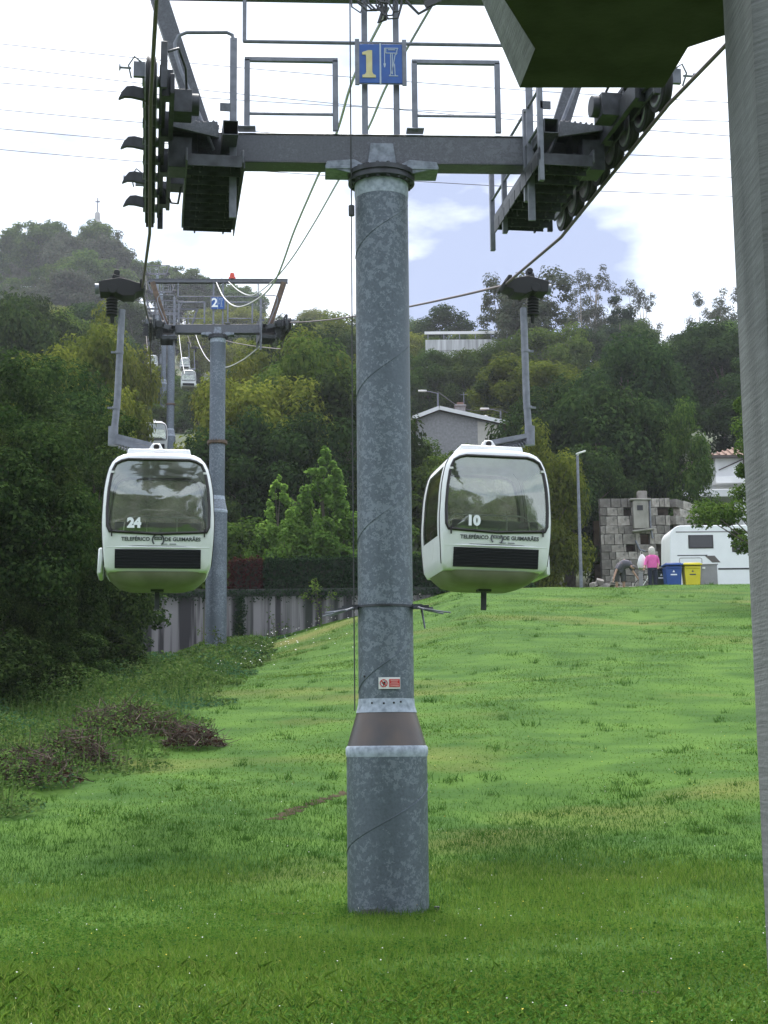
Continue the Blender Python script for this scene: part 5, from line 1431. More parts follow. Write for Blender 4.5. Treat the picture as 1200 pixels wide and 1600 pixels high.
def gable_house():
    D = 112.0; l_, ap, r_2 = P(652, 652, D), P(686, 639, D), P(786, 661, D)
    base = tz(ap.x, D) - .5; zb0 = base
    h = thing('gable_house', (ap.x, D, base), 'low grey block house with white edged roof and chimney above cabin 10', 'house')
    X = lambda p: p.x - ap.x
    zz = lambda z: z - base
    b = MB(); b.prism([(X(l_), 0), (X(r_2), 0), (X(r_2), zz(r_2.z) - .15), (0, zz(ap.z) - .15), (X(l_), zz(l_.z) - .15)], 0, 9); b.build('wall', M['block_wall'], h, smooth=0)
    b = MB(); b.prism([(X(r_2) - 1.9, 0), (X(r_2) - .05, 0), (X(r_2) - .05, zz(r_2.z) - .2), (X(r_2) - 1.9, zz(r_2.z) + .15)], -.02, .2); b.build('render_panel', mat('beige render', (.4, .38, .34), (.48, .46, .42), 2, .9), h, smooth=0)
    for s0, s1 in ((l_, ap), (ap, r_2)):
        b = MB(); d = (s1 - s0).normalized(); e = .35
        q0 = Vector((X(s0), 0, zz(s0.z))) - d * (e if s0 is l_ else .0); q1 = Vector((X(s1), 0, zz(s1.z))) + d * (e if s1 is r_2 else .0)
        n_ = Vector((-d.z, 0, d.x)) * .12
        b.prism([(q0.x, q0.z), (q1.x, q1.z), (q1.x + n_.x, q1.z + n_.z), (q0.x + n_.x, q0.z + n_.z)], -.45, 9.4); b.build('roof_slab', M['roof'], h, smooth=0)
        b = MB(); b.prism([(q0.x, q0.z - .16), (q1.x, q1.z - .16), (q1.x + n_.x, q1.z + n_.z + .01), (q0.x + n_.x, q0.z + n_.z + .01)], -.52, -.452); b.build('barge_board', M['white_wall'], h, smooth=0)
    c0 = P(719, 634, D + 3)
    b = MB(); b.box((c0.x - ap.x, 3, zz(c0.z) - .9), (.75, .7, 1.6)); b.box((c0.x - ap.x, 3, zz(c0.z) - .05), (.9, .85, .12)); b.build('chimney', M['block_wall'], h, bevel=.02)
    b = MB(); b.box((c0.x - ap.x, 3, zz(c0.z) + .12), (.5, .4, .24)); b.build('chimney_pot', M['roof'], h)
    b = MB(); b.cyl((c0.x - ap.x + .3, 3.2, zz(c0.z)), (c0.x - ap.x + .3, 3.2, zz(c0.z) + 1.1), .03, n=6); b.bar((c0.x - ap.x + .05, 3.2, zz(c0.z) + .9), (c0.x - ap.x + .6, 3.2, zz(c0.z) + .95), .03, .03); b.build('aerial', M['tube'], h)
    b = MB(); p = P(760, 655, D); b.cyl((p.x - ap.x, 1, zz(p.z) - .3), (p.x - ap.x, 1, zz(p.z) + .35), .13, n=10); b.lathe([(.2, .35), (.2, .45), (.05, .52)], (p.x - ap.x, 1, zz(p.z)), 10); b.build('vent_pipe', M['white_wall'], h)
    b = MB(); p = P(776, 692, D); b.box((p.x - ap.x, -.02, zz(p.z)), (.6, .06, .6)); b.build('window', M['pane'], h)
gable_house()
def road_lamp(px, py, Y, label):
    p = P(px, py, Y); z = tz(p.x, Y); o = thing('road_lamp', (p.x, Y, z), label, 'street lamp'); h = p.z - z
    b = MB(); b.tube([(0, 0, -.2), (0, 0, h - .1)], [.12, .07], 8); b.tube([(0, 0, h - .15), (-.6, 0, h), (-1.0, 0, h + .05)], .035, 6); b.build('post', M['tube'], o)
    b = MB(); b.box((-1.25, 0, h + .07), (.7, .25, .12)); b.build('lamp_head', M['white'], o, bevel=.02)
    return p
q1 = road_lamp(684, 612, 122, 'small road lamp on a post above the left of the gable house')
q2 = road_lamp(782, 640, 118, 'small road lamp on a post above the right end of the gable house')
rope_obj(smooth_path([q1, P(716, 634, 120), P(745, 642, 119), q2, P(822, 664, 117)]), 'overhead_wire', 'thin overhead wire between the road lamps above the gable house', .03, 'cable_dark', 5)

# stained retaining wall with guard rail on the hill
a_, c_ = P(672, 548, 168), P(768, 550, 168); t_ = P(700, 531, 168).z
hw = thing('hill_wall', ((a_.x + c_.x) / 2, 168, a_.z - 4), 'stained white retaining wall of a road high on the hillside', 'wall')
b = MB(); b.box((0, .2, (t_ - a_.z) / 2 + 4), (c_.x - a_.x + 1, .5, t_ - a_.z)); b.box((0, .3, 2), (c_.x - a_.x + 1, .5, 4.0)); b.build('wall_face', M['stain_wall'], hw, bevel=.02)
g0 = P(700, 520, 170).z - hw.location.z
b = MB(); b.bar((-4, 2, g0), (5.5, 2, g0), .08, .32); b.build('guard_rail', M['white_wall'], hw)
for q in range(6):
    b = MB(); b.box((-3.6 + q * 1.8, 2.08, g0 - .3), (.1, .1, .8)); b.build('rail_post', M['tube'], hw)
# tiny white gable far up
p = P(907, 553, 200); hs = thing('far_house', (p.x, 200, p.z - 3), 'tiny white gable end showing among the trees of the hillside', 'house')
b = MB(); b.prism([(-.8, 0), (.8, 0), (.8, 2.6), (0, 3.4), (-.8, 2.6)], 0, 3); b.build('wall', M['white_wall'], hs, smooth=0)
b = MB(); b.bar((-1.0, 1.4, 2.5), (0, 1.4, 3.5), 3.2, .1); b.bar((0, 1.4, 3.5), (1.0, 1.4, 2.5), 3.2, .1); b.build('roof', M['white_wall'], hs)

# white house with balcony, right
D = 102.0
a_ = P(1117, 712, D); zb0 = tz(a_.x, D) - .5
wh = thing('white_house', (a_.x, D, zb0), 'white two storey house with tiled roof and balcony behind the tree', 'house')
Z = lambda py: P(1117, py, D).z - zb0
b = MB(); b.box((3.6, 2.5, Z(712) / 2), (7.2, 5, Z(712))); b.build('wall', M['white_wall'], wh)
b = MB(); b.add([(-.5, -.7, Z(714)), (8, -.7, Z(714)), (8, 5.7, Z(714)), (-.5, 5.7, Z(714)), (2.6, 2.4, Z(686)), (5.4, 2.4, Z(686))], [(0, 1, 5, 4), (1, 2, 5), (2, 3, 4, 5), (3, 0, 4), (3, 2, 1, 0)])
rf = b.build('roof', M['roof'], wh, smooth=0)
for q in range(18):
    x = -.3 + q * .45; t = min(1, max(0, (x + .5) / 3.1)) if x < 2.6 else min(1, max(0, (8 - x) / 2.6))
    b = MB(); b.tube([(x, -.72, Z(714) + .04), (x, -.72 + 3.1 * t, Z(714) + .04 + (Z(686) - Z(714)) * t)], .07, 6); b.build('tile_ridge', M['roof'], rf)
b = MB(); b.box((3.6, -.45, Z(716)), (8.4, .5, .12)); b.build('eave', mat('dark eave boards', (.06, .05, .045), None), wh)
b = MB(); b.tube([(1.9, -.1, Z(716)), (1.9, -.1, Z(752))], .05, 8); b.tube([(.2, -.1, Z(735)), (1.9, -.1, Z(718))], .04, 6); b.build('downpipe', mat('brown pipe', (.05, .035, .03), None), wh)
b = MB(); b.box((3.4, -.7, Z(762) + .3), (7.4, 1.3, Z(754) - Z(764))); b.build('balcony', M['white_wall'], wh, bevel=.02)
for x in (.9, 2.4, 4.6):
    b = MB(); b.box((x, -.02, Z(776)), (.9, .08, .9)); w_o = b.build('window', M['white_wall'], wh)
    b = MB(); b.box((x, -.08, Z(776)), (.72, .05, .72)); b.build('pane', M['pane'], w_o)
a2 = P(1066, 778, 98); wt = P(1112, 765, 98)
ca = thing('white_canopy', (a2.x, 98, tz(a2.x, 98)), 'white roofed open shed below the balcony of the white house', 'shed')
zt = wt.z - ca.location.z; w_ = wt.x - a2.x + 2.2
b = MB(); b.box((w_ / 2, 1.5, zt - .25), (w_, 3.4, .5)); b.build('roof', M['white_wall'], ca, bevel=.03)
for x in (.2, w_ - .2):
    b = MB(); b.box((x, .1, (zt - .5) / 2), (.2, .2, zt - .5)); b.build('post', M['white_wall'], ca)
b = MB(); b.box((w_ / 2, 3, (zt - .5) / 2), (w_ - .2, .1, zt - .5)); b.build('back_panel', M['soil'], ca)

# monument on the hazy hill
p = P(152, 352, 420); mo = thing('monument', (p.x, 420, p.z - 8), 'slender stone monument with a cross on top of the hazy hill', 'monument')
b = MB(); b.lathe([(2.2, 0), (2.2, 6), (1.4, 6.4), (1.3, 9), (.8, 9.4), (.75, 11.5), (.3, 12)], n=12); b.build('tower', mat('pale granite', (.3, .29, .28), (.4, .39, .37), 1, .9), mo)
b = MB(); b.box((0, 0, 14), (.3, .3, 4.4)); b.box((0, 0, 15), (1.4, .3, .3)); b.build('cross', M['tube'], mo)

# ------------------------------------------------------------------ things on the crest of the lawn
ls = P(908, 910, 62.5); lz = tz(ls.x, 62.5); lt = P(907, 712, 62.5).z - lz
lamp = thing('street_lamp', (ls.x, 62.5, lz), 'tall slim grey street lamp with one flat head on the lawn crest', 'street lamp')
b = MB(); b.tube([(0, 0, -.2), (0, 0, lt)], [.075, .055], 12); b.build('post', M['tube'], lamp)
b = MB(); b.tube([(0, 0, lt - .02), (.05, 0, lt + .08)], .03, 8); b.box((.14, 0, lt + .13), (.42, .16, .06), (0, rad(-18), 0)); b.build('lamp_head', M['white'], lamp, bevel=.015)

def wheelie_bin(px, Y, m, label, sc=1.0):
    p = P(px, 900, Y); z = tz(p.x, Y); o = thing('wheelie_bin', (p.x, Y, z), label, 'bin', None); o.scale = (sc,) * 3
    b = MB(); b.box((0, 0, .53), (.58, .62, .92), None, 0, 1.16); b.box((0, -.36, .9), (.62, .04, .05)); b.build('body', m, o, bevel=.03)
    b = MB(); b.box((0, -.02, 1.05), (.76, .84, .07)); b.box((0, -.0, 1.10), (.64, .7, .05)); b.cyl((-.3, .40, 1.04), (.3, .40, 1.04), .03, n=8); b.build('lid', m, o, bevel=.02)
    for s in (-1, 1):
        b = MB(); b.lathe([(.0, -.03), (.1, -.03), (.1, .03), (0, .03)], (s * .3, .3, .1), 14, 0, 'x'); b.build('wheel', M['rubber'], o)
    b = MB(); b.prism([(-.05, .74), (0, .83), (.05, .74)], -.352, -.345); b.box((0, -.345, .64), (.26, .008, .05)); b.build('marking', M['number'] if m is not M['bin_y'] else M['letter'], o, smooth=0)
    return o
M['bin_b'] = mat('blue plastic', (.012, .06, .26), (.018, .075, .3), 3, .45)
M['bin_y'] = mat('yellow plastic', (.6, .5, .01), (.66, .56, .02), 3, .45)
M['bin_g'] = mat('dark green plastic', (.02, .035, .025), None, rough=.5)
wheelie_bin(1050.5, 62.6, M['bin_b'], 'blue wheelie bin beside the yellow one on the crest')
wheelie_bin(1080, 62.6, M['bin_y'], 'yellow wheelie bin between the blue bin and the grey cabinet')
wheelie_bin(1031, 63.6, M['bin_g'], 'dark green wheelie bin half hidden behind the woman in pink', .95)
p = P(1106, 900, 62.6); z = tz(p.x, 62.6)
cabn = thing('utility_cabinet', (p.x, 62.6, z), 'plain grey utility cabinet standing next to the yellow bin', 'cabinet')
M['cab_grey'] = mat('grey painted steel', (.22, .21, .22), (.26, .25, .26), 3, .5)
b = MB(); b.box((0, 0, .55), (.72, .4, 1.0)); b.build('box', M['cab_grey'], cabn, bevel=.015)
b = MB(); b.box((0, -.0, 1.065), (.78, .46, .05)); b.build('lid', M['cab_grey'], cabn, bevel=.01)
b = MB(); b.box((-.2, -.215, .92), (.12, .03, .08)); b.build('lock', M['white'], cabn)
p = P(1001, 900, 61.8); z = tz(p.x, 61.8)
wp = thing('wooden_post', (p.x, 61.8, z), 'short square grey post in front of the woman in pink', 'post')
b = MB(); b.box((0, 0, .3), (.16, .16, .8)); b.box((0, 0, .715), (.2, .2, .04)); b.build('shaft', M['cab_grey'], wp, bevel=.01)
p = P(978, 905, 62.2); z = tz(p.x, 62.2)
pk = thing('timber_beam', (p.x, 62.2, z), 'pale timber beam lying on the ground by the bending person', 'beam')
b = MB(); b.box((0, 0, .12), (.95, .16, .14)); b.build('plank', mat('pale timber', (.4, .38, .33), (.5, .47, .42), 4, .8), pk, bevel=.01)
p = P(1003, 875, 62.4); z = p.z - .4
bag = thing('plastic_bag', (p.x, 62.4, z), 'crumpled white plastic bag hanging from the hand of the woman in pink', 'bag')
rng = np.random.default_rng(4); b = MB()
prof = [(.05, .62), (.10, .55), (.17, .40), (.2, .22), (.17, .06), (.06, .0)]
b.lathe([(r * 1.0, zz_) for r, zz_ in prof], n=14); me_ = b.mesh('bag_body', M['white'])
for v in me_.vertices: v.co += Vector(rng.normal(0, .014, 3))
link(bpy.data.objects.new('bag_body', me_), bag)
b = MB(); b.tube([(-.04, 0, .6), (-.05, 0, .72), (.0, 0, .78), (.05, 0, .72), (.04, 0, .6)], .008, 5); b.build('handle', M['white'], bag)
# bicycle behind the bins, only its front part shows
p = P(1020, 880, 65); z = tz(p.x, 65); bk = thing('bicycle', (p.x, 65, z), 'bicycle leaning behind the bins, only handlebar and wheel showing', 'bicycle')
for x in (-.5, .52):
    b = MB(); b.tube([(x + .33 * math.cos(rad(a)), 0, .34 + .33 * math.sin(rad(a))) for a in range(0, 360, 15)], .02, 6, closed=True)
    for a in range(0, 360, 40): b.tube([(x, 0, .34), (x + .33 * math.cos(rad(a)), 0, .34 + .33 * math.sin(rad(a)))], .004, 4)
    b.build('wheel', M['rubber'], bk)
b = MB()
for q in (((-.5, .34), (-.1, .32)), ((-.1, .32), (-.25, .82)), ((-.5, .34), (-.22, .75)), ((-.1, .32), (.32, .82)), ((-.22, .75), (.3, .85)), ((.52, .34), (.3, .95))): b.tube([(q[0][0], 0, q[0][1]), (q[1][0], 0, q[1][1])], .02, 6)
b.build('frame', M['white'], bk)
b = MB(); b.tube([(.3, -.28, 1.02), (.32, -.1, 1.0), (.3, 0, .98), (.32, .1, 1.0), (.3, .28, 1.02)], .018, 6); b.build('handlebar', M['white'], bk)
b = MB(); b.box((-.27, 0, .9), (.26, .14, .06)); b.build('saddle', M['black'], bk, bevel=.02)

# camper van
Dm = 66.0
a_ = P(1047, 905, Dm); zc0 = tz(a_.x + 1, Dm)
cv = thing('camper_van', (a_.x, Dm, zc0), 'white camper van parked beside the stone ruin', 'camper van')
Lx = 6.2; zt = P(1060, 821, Dm).z - zc0; zb1 = .38
M['van'] = mat('white van panels', (.72, .73, .75), (.77, .78, .8), 1.5, .35)
b = MB(); r = .22
pts = []
for cx, cz, a0, r in ((Lx - .22, zb1 + .22, -90, .22), (Lx - .22, zt - .22, 0, .22), (.55, zt - .48, 90, .48), (.2, zb1 + .2, 180, .2)):
    for k in range(7): a = rad(a0 + k * 15); pts.append((cx + r * math.cos(a), cz + r * math.sin(a)))
b.prism(pts, 0, 2.2); body = b.build('body', M['van'], cv, smooth=30, bevel=.03)
Xp = lambda px: P(px, 860, Dm).x - a_.x
Zp = lambda py: P(1090, py, Dm).z - zc0
def vbox(name, x0, z0, x1, z1, m, proud=.02, bev=.03, parent=cv, y=0.0):
    b = MB(); b.box(((x0 + x1) / 2, y - proud / 2 + .005, (z0 + z1) / 2), (x1 - x0, proud + .01, z1 - z0)); return b.build(name, m, parent, bevel=bev)
for x0, x1, z1, z0 in ((Xp(1076), Xp(1115), Zp(836), Zp(857)), (Xp(1144), Xp(1180), Zp(846), Zp(863))):
    w_o = vbox('window', x0, z0, x1, z1, M['gasket'], .03, .012); vbox('pane', x0 + .05, z0 + .05, x1 - .05, z1 - .05, M['pane'], .012, .004, w_o, -.028)
vbox('roof_moulding', Xp(1057), Zp(832), Lx - .2, Zp(830), M['cab_grey'], .012, .004)
vbox('trim_stripe', Xp(1058), Zp(868.5), Xp(1105), Zp(867), M['letter'], .008, 0)
b = MB(); b.prism([(Xp(1101), Zp(868.5)), (Xp(1116), Zp(868.5)), (Xp(1125), Zp(879)), (Xp(1112), Zp(879))], -.012, .002); b.build('decal', mat('brown grey decal', (.1, .085, .08), None), cv, smooth=0)
vbox('lower_stripe', Xp(1121), Zp(890.5), Lx - .1, Zp(888), M['black'], .012, 0)
h0 = [(Xp(1061), Zp(884)), (Xp(1061), Zp(873)), (Xp(1063), Zp(871.5)), (Xp(1093), Zp(871.5)), (Xp(1096), Zp(873)), (Xp(1096), Zp(884))]
b = MB(); b.tube([(x, -.006, z) for x, z in h0], .014, 5); b.build('hatch_seam', M['cab_grey'], cv)
vbox('skirt', .15, .2, Lx - .1, zb1 + .03, M['van'], .02, 0)
for x in (1.5, 4.9):
    b = MB(); b.lathe([(.0, -.1), (.2, -.1), (.33, -.09), (.33, .1), (0, .1)], (x, .16, .33), 20, 0, 'y'); wv = b.build('wheel', M['rubber'], cv)
    b = MB(); b.lathe([(.0, -.02), (.2, -.02), (.2, .02), (0, .02)], (x, .05, .33), 16, 0, 'y'); b.build('rim', M['hub'], wv)

# ------------------------------------------------------------------ people
M['skin'] = mat('skin', (.45, .27, .2), None, rough=.6)
def skinned(name, nodes, edges, m, parent, root=0, sub=1):
    me = bpy.data.meshes.new(name); me.from_pydata([n[0] for n in nodes], edges, [])
    o = link(bpy.data.objects.new(name, me), parent)
    md = o.modifiers.new('skin', 'SKIN'); md.use_smooth_shade = True
    for v, n in zip(me.skin_vertices[0].data, nodes): v.radius = (n[1], n[1]) if not isinstance(n[1], tuple) else n[1]
    me.skin_vertices[0].data[root].use_root = True
    s = o.modifiers.new('sub', 'SUBSURF'); s.levels = sub; s.render_levels = sub
    me.materials.append(m); return o
def loft(b, rings, n=16):
    """closed elliptical rings: (centre, rx, ry)"""
    vs, fs = [], []
    for c, rx, ry in rings:
        for j in range(n): a = 2 * math.pi * j / n; vs.append((c[0] + rx * math.cos(a), c[1] + ry * math.sin(a), c[2]))
    for i in range(len(rings) - 1):
        for j in range(n): fs.append((i * n + j, i * n + (j + 1) % n, (i + 1) * n + (j + 1) % n, (i + 1) * n + j))
    fs += [tuple(range(n))[::-1], tuple((len(rings) - 1) * n + j for j in range(n))]; b.add(vs, fs)
def fingers(name_parent, p, d, m):
    d = Vector(d).normalized(); sd_ = d.cross(Vector((0, 1, 0))).normalized() if abs(d.y) < .9 else Vector((1, 0, 0))
    nodes, edges = [], []
    for k in range(4):
        o = sd_ * (.016 * (k - 1.5)); i = len(nodes); L_ = (.07, .085, .08, .06)[k]
        nodes += [(p + o, .009), (p + o + d * L_ * .55, .008), (p + o + d * L_ * .9 + Vector((0, -.02, 0)), .007)]; edges += [(i, i + 1), (i + 1, i + 2)]
    i = len(nodes); o = sd_ * .035; nodes += [(p + o - d * .05, .01), (p + o + sd_ * .025, .009)]; edges += [(i, i + 1)]
    b = MB()
    for a, c in edges: b.tube([nodes[a][0], nodes[c][0]], [nodes[a][1], nodes[c][1]], 5)
    b.build('fingers', m, name_parent)
# woman in pink seen from behind, standing, left hand lifted to the bag
pw = P(1020, 905, 62.0); wz = tz(pw.x, 62.0)
wm = thing('person', (pw.x, 62.0, wz), 'standing person with white hair, pink top and dark trousers, seen from behind', 'person')
N = [((0, 0, .93), .13), ((0, 0, 1.12), .125), ((0, .0, 1.32), .14), ((0, 0, 1.42), .07), ((0, -.01, 1.5), .05), ((0, -.01, 1.60), .09), ((0, -.01, 1.68), .075),
     ((-.09, 0, .86), .10), ((-.10, -.01, .48), .065), ((-.11, .02, .08), .045), ((-.11, -.10, .04), .04),
     ((.09, 0, .86), .10), ((.11, 0, .48), .065), ((.12, .03, .08), .045), ((.12, -.09, .04), .04),
     ((-.17, 0, 1.36), .065), ((-.25, -.02, 1.12), .05), ((-.34, -.12, .93), .038), ((-.37, -.17, .87), .035),
     ((.17, 0, 1.36), .065), ((.24, .04, 1.12), .05), ((.22, -.10, .95), .038), ((.20, -.17, .92), .035)]
E_ = [(0, 1), (1, 2), (2, 3), (3, 4), (4, 5), (5, 6), (0, 7), (7, 8), (8, 9), (9, 10), (0, 11), (11, 12), (12, 13), (13, 14), (2, 15), (15, 16), (16, 17), (17, 18), (2, 19), (19, 20), (20, 21), (21, 22)]
skinned('body', N, E_, M['skin'], wm)
b = MB(); loft(b, [((0, 0, .90), .21, .15), ((0, 0, 1.0), .215, .16), ((0, 0, 1.15), .195, .145), ((0, 0, 1.32), .22, .15), ((0, 0, 1.40), .18, .12), ((0, 0, 1.45), .08, .07)])
for s in (-1, 1):
    b.tube([(s * .15, 0, 1.37), (s * .21, 0, 1.25), (-.27, -.03, 1.09) if s < 0 else (.25, .04, 1.10), (-.31, -.09, .99) if s < 0 else (.235, -.02, 1.02)], [.085, .08, .065, .055], 10)
b.build('pink_top', mat('pink cotton', (.62, .10, .33), (.7, .14, .4), 6, .85), wm, smooth=60)
b = MB(); loft(b, [((0, 0, .80), .195, .15), ((0, 0, .93), .205, .15), ((0, 0, .98), .19, .14)])
for s in (-1, 1): b.tube([(s * .095, 0, .9), (s * .105, -.005, .5), (s * .115, .02, .1), (s * .115, .02, .06)], [.115, .088, .072, .072], 10)
b.build('trousers', mat('navy denim', (.012, .016, .035), (.02, .024, .045), 8, .85), wm, smooth=60)
b = MB(); b.lathe([(.03, 1.40), (.10, 1.43), (.125, 1.5), (.13, 1.6), (.115, 1.70), (.07, 1.76), (.01, 1.78)], (0, .015, 0), 16); me_ = b.mesh('hair', mat('white hair', (.42, .4, .36), (.6, .57, .52), 25, .8)); 
for v in me_.vertices: v.co += Vector((random.gauss(0, .006), random.gauss(0, .006), 0))
link(bpy.data.objects.new('hair', me_), wm)
fingers(wm, Vector((-.38, -.19, .85)), (-.1, -.3, -1), M['skin']); fingers(wm, Vector((.19, -.19, .9)), (-.1, -.5, -1), M['skin'])
# bending person in grey, stooped to the right with the arm down
pm = P(969, 905, 62.0); mz = tz(pm.x, 62.0)
mn = thing('person', (pm.x, 62.0, mz), 'person in grey T-shirt and shorts bending down to the right beside the ruin', 'person')
N = [((0, 0, .84), .14), ((.05, -.05, 1.02), .15), ((.22, -.12, 1.12), .145), ((.36, -.2, 1.06), .11), ((.43, -.25, .98), .055), ((.50, -.29, .92), .08), ((.55, -.31, .87), .075),
     ((-.12, 0, .78), .10), ((-.14, -.02, .45), .07), ((-.15, .03, .08), .048), ((-.13, -.09, .04), .04),
     ((.12, 0, .78), .10), ((.14, -.02, .45), .07), ((.15, .03, .08), .048), ((.17, -.09, .04), .04),
     ((-.02, -.22, 1.08), .06), ((-.20, -.25, .78), .048), ((-.30, -.28, .5), .036), ((-.32, -.29, .42), .034),
     ((.38, -.12, 1.02), .06), ((.52, -.14, .76), .048), ((.68, -.16, .52), .036), ((.73, -.17, .44), .034)]
E2 = [(0, 1), (1, 2), (2, 3), (3, 4), (4, 5), (5, 6), (0, 7), (7, 8), (8, 9), (9, 10), (0, 11), (11, 12), (12, 13), (13, 14), (3, 15), (15, 16), (16, 17), (17, 18), (3, 19), (19, 20), (20, 21), (21, 22)]
skinned('body', N, E2, M['skin'], mn)
b = MB(); b.tube([(-.02, 0, .84), (.03, -.04, .98), (.2, -.12, 1.10), (.36, -.2, 1.05), (.42, -.24, .99)], [.205, .205, .2, .16, .08], 14)
b.tube([(.05, -.22, 1.08), (-.05, -.24, .98), (-.14, -.25, .86)], [.09, .08, .07], 10); b.tube([(.36, -.13, 1.04), (.44, -.13, .92), (.49, -.135, .82)], [.09, .08, .07], 10)
b.build('t_shirt', mat('grey cotton', (.085, .08, .10), (.11, .105, .125), 6, .9), mn, smooth=60)
b = MB(); b.tube([(-.02, 0, .95), (-.0, 0, .72)], [.2, .2], 14)
for s in (-1, 1): b.tube([(s * .11, 0, .84), (s * .13, -.01, .6), (s * .14, -.02, .38)], [.13, .12, .115], 12)
b.build('shorts', mat('dark grey shorts', (.045, .047, .045), (.06, .06, .058), 6, .9), mn, smooth=60)
b = MB(); b.lathe([(.02, -.06), (.075, -.03), (.092, .02), (.06, .08), (.01, .095)], (.52, -.28, .93), 14); b.build('hair', mat('grey hair', (.1, .09, .085), None), mn)
fingers(mn, Vector((.735, -.175, .42)), (.3, -.1, -1), M['skin']); fingers(mn, Vector((-.325, -.295, .40)), (-.1, 0, -1), M['skin'])
for o_p, xs_ in ((wm, (-.115, .12)), (mn, (-.14, .16))):
    for x in xs_:
        b = MB(); b.box((x, -.05, .05), (.10, .27, .1)); b.build('shoe', M['black'], o_p, bevel=.025)

# small marker peg on the lawn beside tower 1
p = P(683, 1438, 16.9)
pg = thing('marker_peg', (p.x, p.y, tz(p.x, p.y)), 'tiny dark marker peg in the grass beside the foot of tower 1', 'peg')
b = MB(); b.cyl((0, 0, -.05), (0, 0, .055), .022, n=8); b.cyl((0, 0, .055), (0, 0, .07), .03, n=8); b.build('stake', M['dark_steel'], pg)

# ------------------------------------------------------------------ plants of the left bank
rng = np.random.default_rng(31)
def in_bank(x, y):
    """the unmown bank: left of a line that runs from the wall down to the lower left"""
    edge = np.interp(y, [20, 24.5, 27, 30, 36, 42, 50, 58, 62], [-7.5, -5.0, -4.0, -3.9, -3.7, -3.9, -4.1, -4.4, -4.0])
    return x < edge + .35 * np.sin(y * 1.7) + .2 * np.sin(y * 4.1)
n = 130000
y = 23.0 + (62 - 23.0) * rng.random(n) ** 1.25; x = rng.uniform(-14, -2.5, n); k = in_bank(x, y) & (x > -.29 * y - 1); x, y = x[k], y[k]
hgt = .16 + .55 * (0.5 + 0.5 * np.sin(x * 1.3 + 1) * np.sin(y * .9)) * rng.random(len(x)) ** .6
hgt = hgt * np.clip((np.interp(y, [20, 24.5, 27, 30, 36, 42, 50, 58, 62], [-7.5, -5.0, -4.0, -3.9, -3.7, -3.9, -4.1, -4.4, -4.0]) - x) * .8 + .3, .25, 1.2)
c = np.stack([x, y, terr(x, y) + hgt], 1)
s = rng.uniform(.05, .12, len(x)) * np.clip(y / 36, .75, 1.5)
V = leaf_quads(c, s, rng.normal(0, .55, (len(x), 3)) + [0, -.3, 1], rng, .6)
nz_ = np.sin(x * .9 + 2) * np.sin(y * .7 + .5) + rng.normal(0, .35, len(x))
tag(link(bpy.data.objects.new('bank_plants', np_mesh('bank_plants', V, 4, [LM['cover'], LM['mint']], (nz_ > .75).astype(int)))), 'mixed weeds and ground cover on the unmown left bank', 'weeds', None, 'stuff')
# upright grassy stems on the bank
n = 9000; y = 23 + 39 * rng.random(n) ** 1.2; x = rng.uniform(-14, -2.5, n); k = in_bank(x + .4, y) & (x > -.29 * y - 1); x, y = x[k], y[k]; n = len(x)
base = np.stack([x, y, terr(x, y)], 1); h = rng.uniform(.25, .75, n); d = np.stack([rng.normal(0, .22, n), rng.normal(0, .22, n), np.ones(n)], 1)
sx = np.stack([np.full(n, .012), np.zeros(n), np.zeros(n)], 1)
V = np.stack([base - sx, base + sx, base + d * h[:, None]], 1)
tag(link(bpy.data.objects.new('bank_grass', np_mesh('bank_grass', V, 3, LM['cover']))), 'tall stray grass stems on the left bank', 'grass', None, 'stuff')
n = 240; y = rng.uniform(40, 61.5, n); x = np.interp(y, [40, 50, 58, 62], [-3.9, -4.1, -3.9, 2.0]) + rng.normal(-1.2, 2.0, n)
c = np.stack([x, y, terr(x, y) + .22 + .2 * rng.random(n)], 1)
M['petal'] = mat('white petals', (.6, .6, .56), None, rough=.8)
V = leaf_quads(c, rng.uniform(.03, .06, n), rng.normal(0, .4, (n, 3)) + [0, -.5, 1], rng, 1)
tag(link(bpy.data.objects.new('bank_flowers', np_mesh('bank_flowers', V, 4, M['petal']))), 'scattered tiny white flowers along the upper edge of the bank', 'flowers', None, 'stuff')

def brush(px, py, Y, w, h, label, seed):
    p = P(px, py, Y); z = tz(p.x, Y); o = thing('brush_pile', (p.x, Y, z), label, 'brush pile')
    r = random.Random(seed); b = MB()
    for k in range(int(300 * w)):
        a = r.uniform(0, 6.28); q = r.random() ** .6; x0, y0 = w * q * math.cos(a), .7 * w * q * math.sin(a); hh = h * (1 - q * q) * r.uniform(.3, 1.1)
        d = Vector((r.gauss(0, 1), r.gauss(0, 1), r.gauss(.2, .6))).normalized() * r.uniform(.12, .4)
        s0 = Vector((x0, y0, hh)); b.tube([s0 - d, s0 + Vector((r.gauss(0, .03), 0, r.gauss(0, .03))), s0 + d], [.008, .007, .003], 3, caps=False)
    b.build('twigs', M['twig'], o)
    rn = np.random.default_rng(seed); n = int(800 * w); a = rn.uniform(0, 6.28, n); q = rn.random(n) ** .5
    c = np.stack([w * q * np.cos(a), .7 * w * q * np.sin(a), h * (1 - q * q) * rn.uniform(.1, 1, n)], 1)
    V = leaf_quads(c, rn.uniform(.04, .09, n), rn.normal(0, 1, (n, 3)) + [0, 0, .6], rn); link(bpy.data.objects.new('dead_leaves', np_mesh('dead_leaves', V, 4, LM['dead'])), o)
LM['dead'] = leafmat('withered leaves', [(.04, .022, .016), (.075, .04, .028), (.055, .045, .03)], .2, tint=.1)
brush(190, 1160, 29.5, 1.4, .62, 'wide reddish brown dead brush pile on the bank', 1)
brush(302, 1172, 28.5, .6, .38, 'small dark dead brush pile at the right end of the bank', 2)
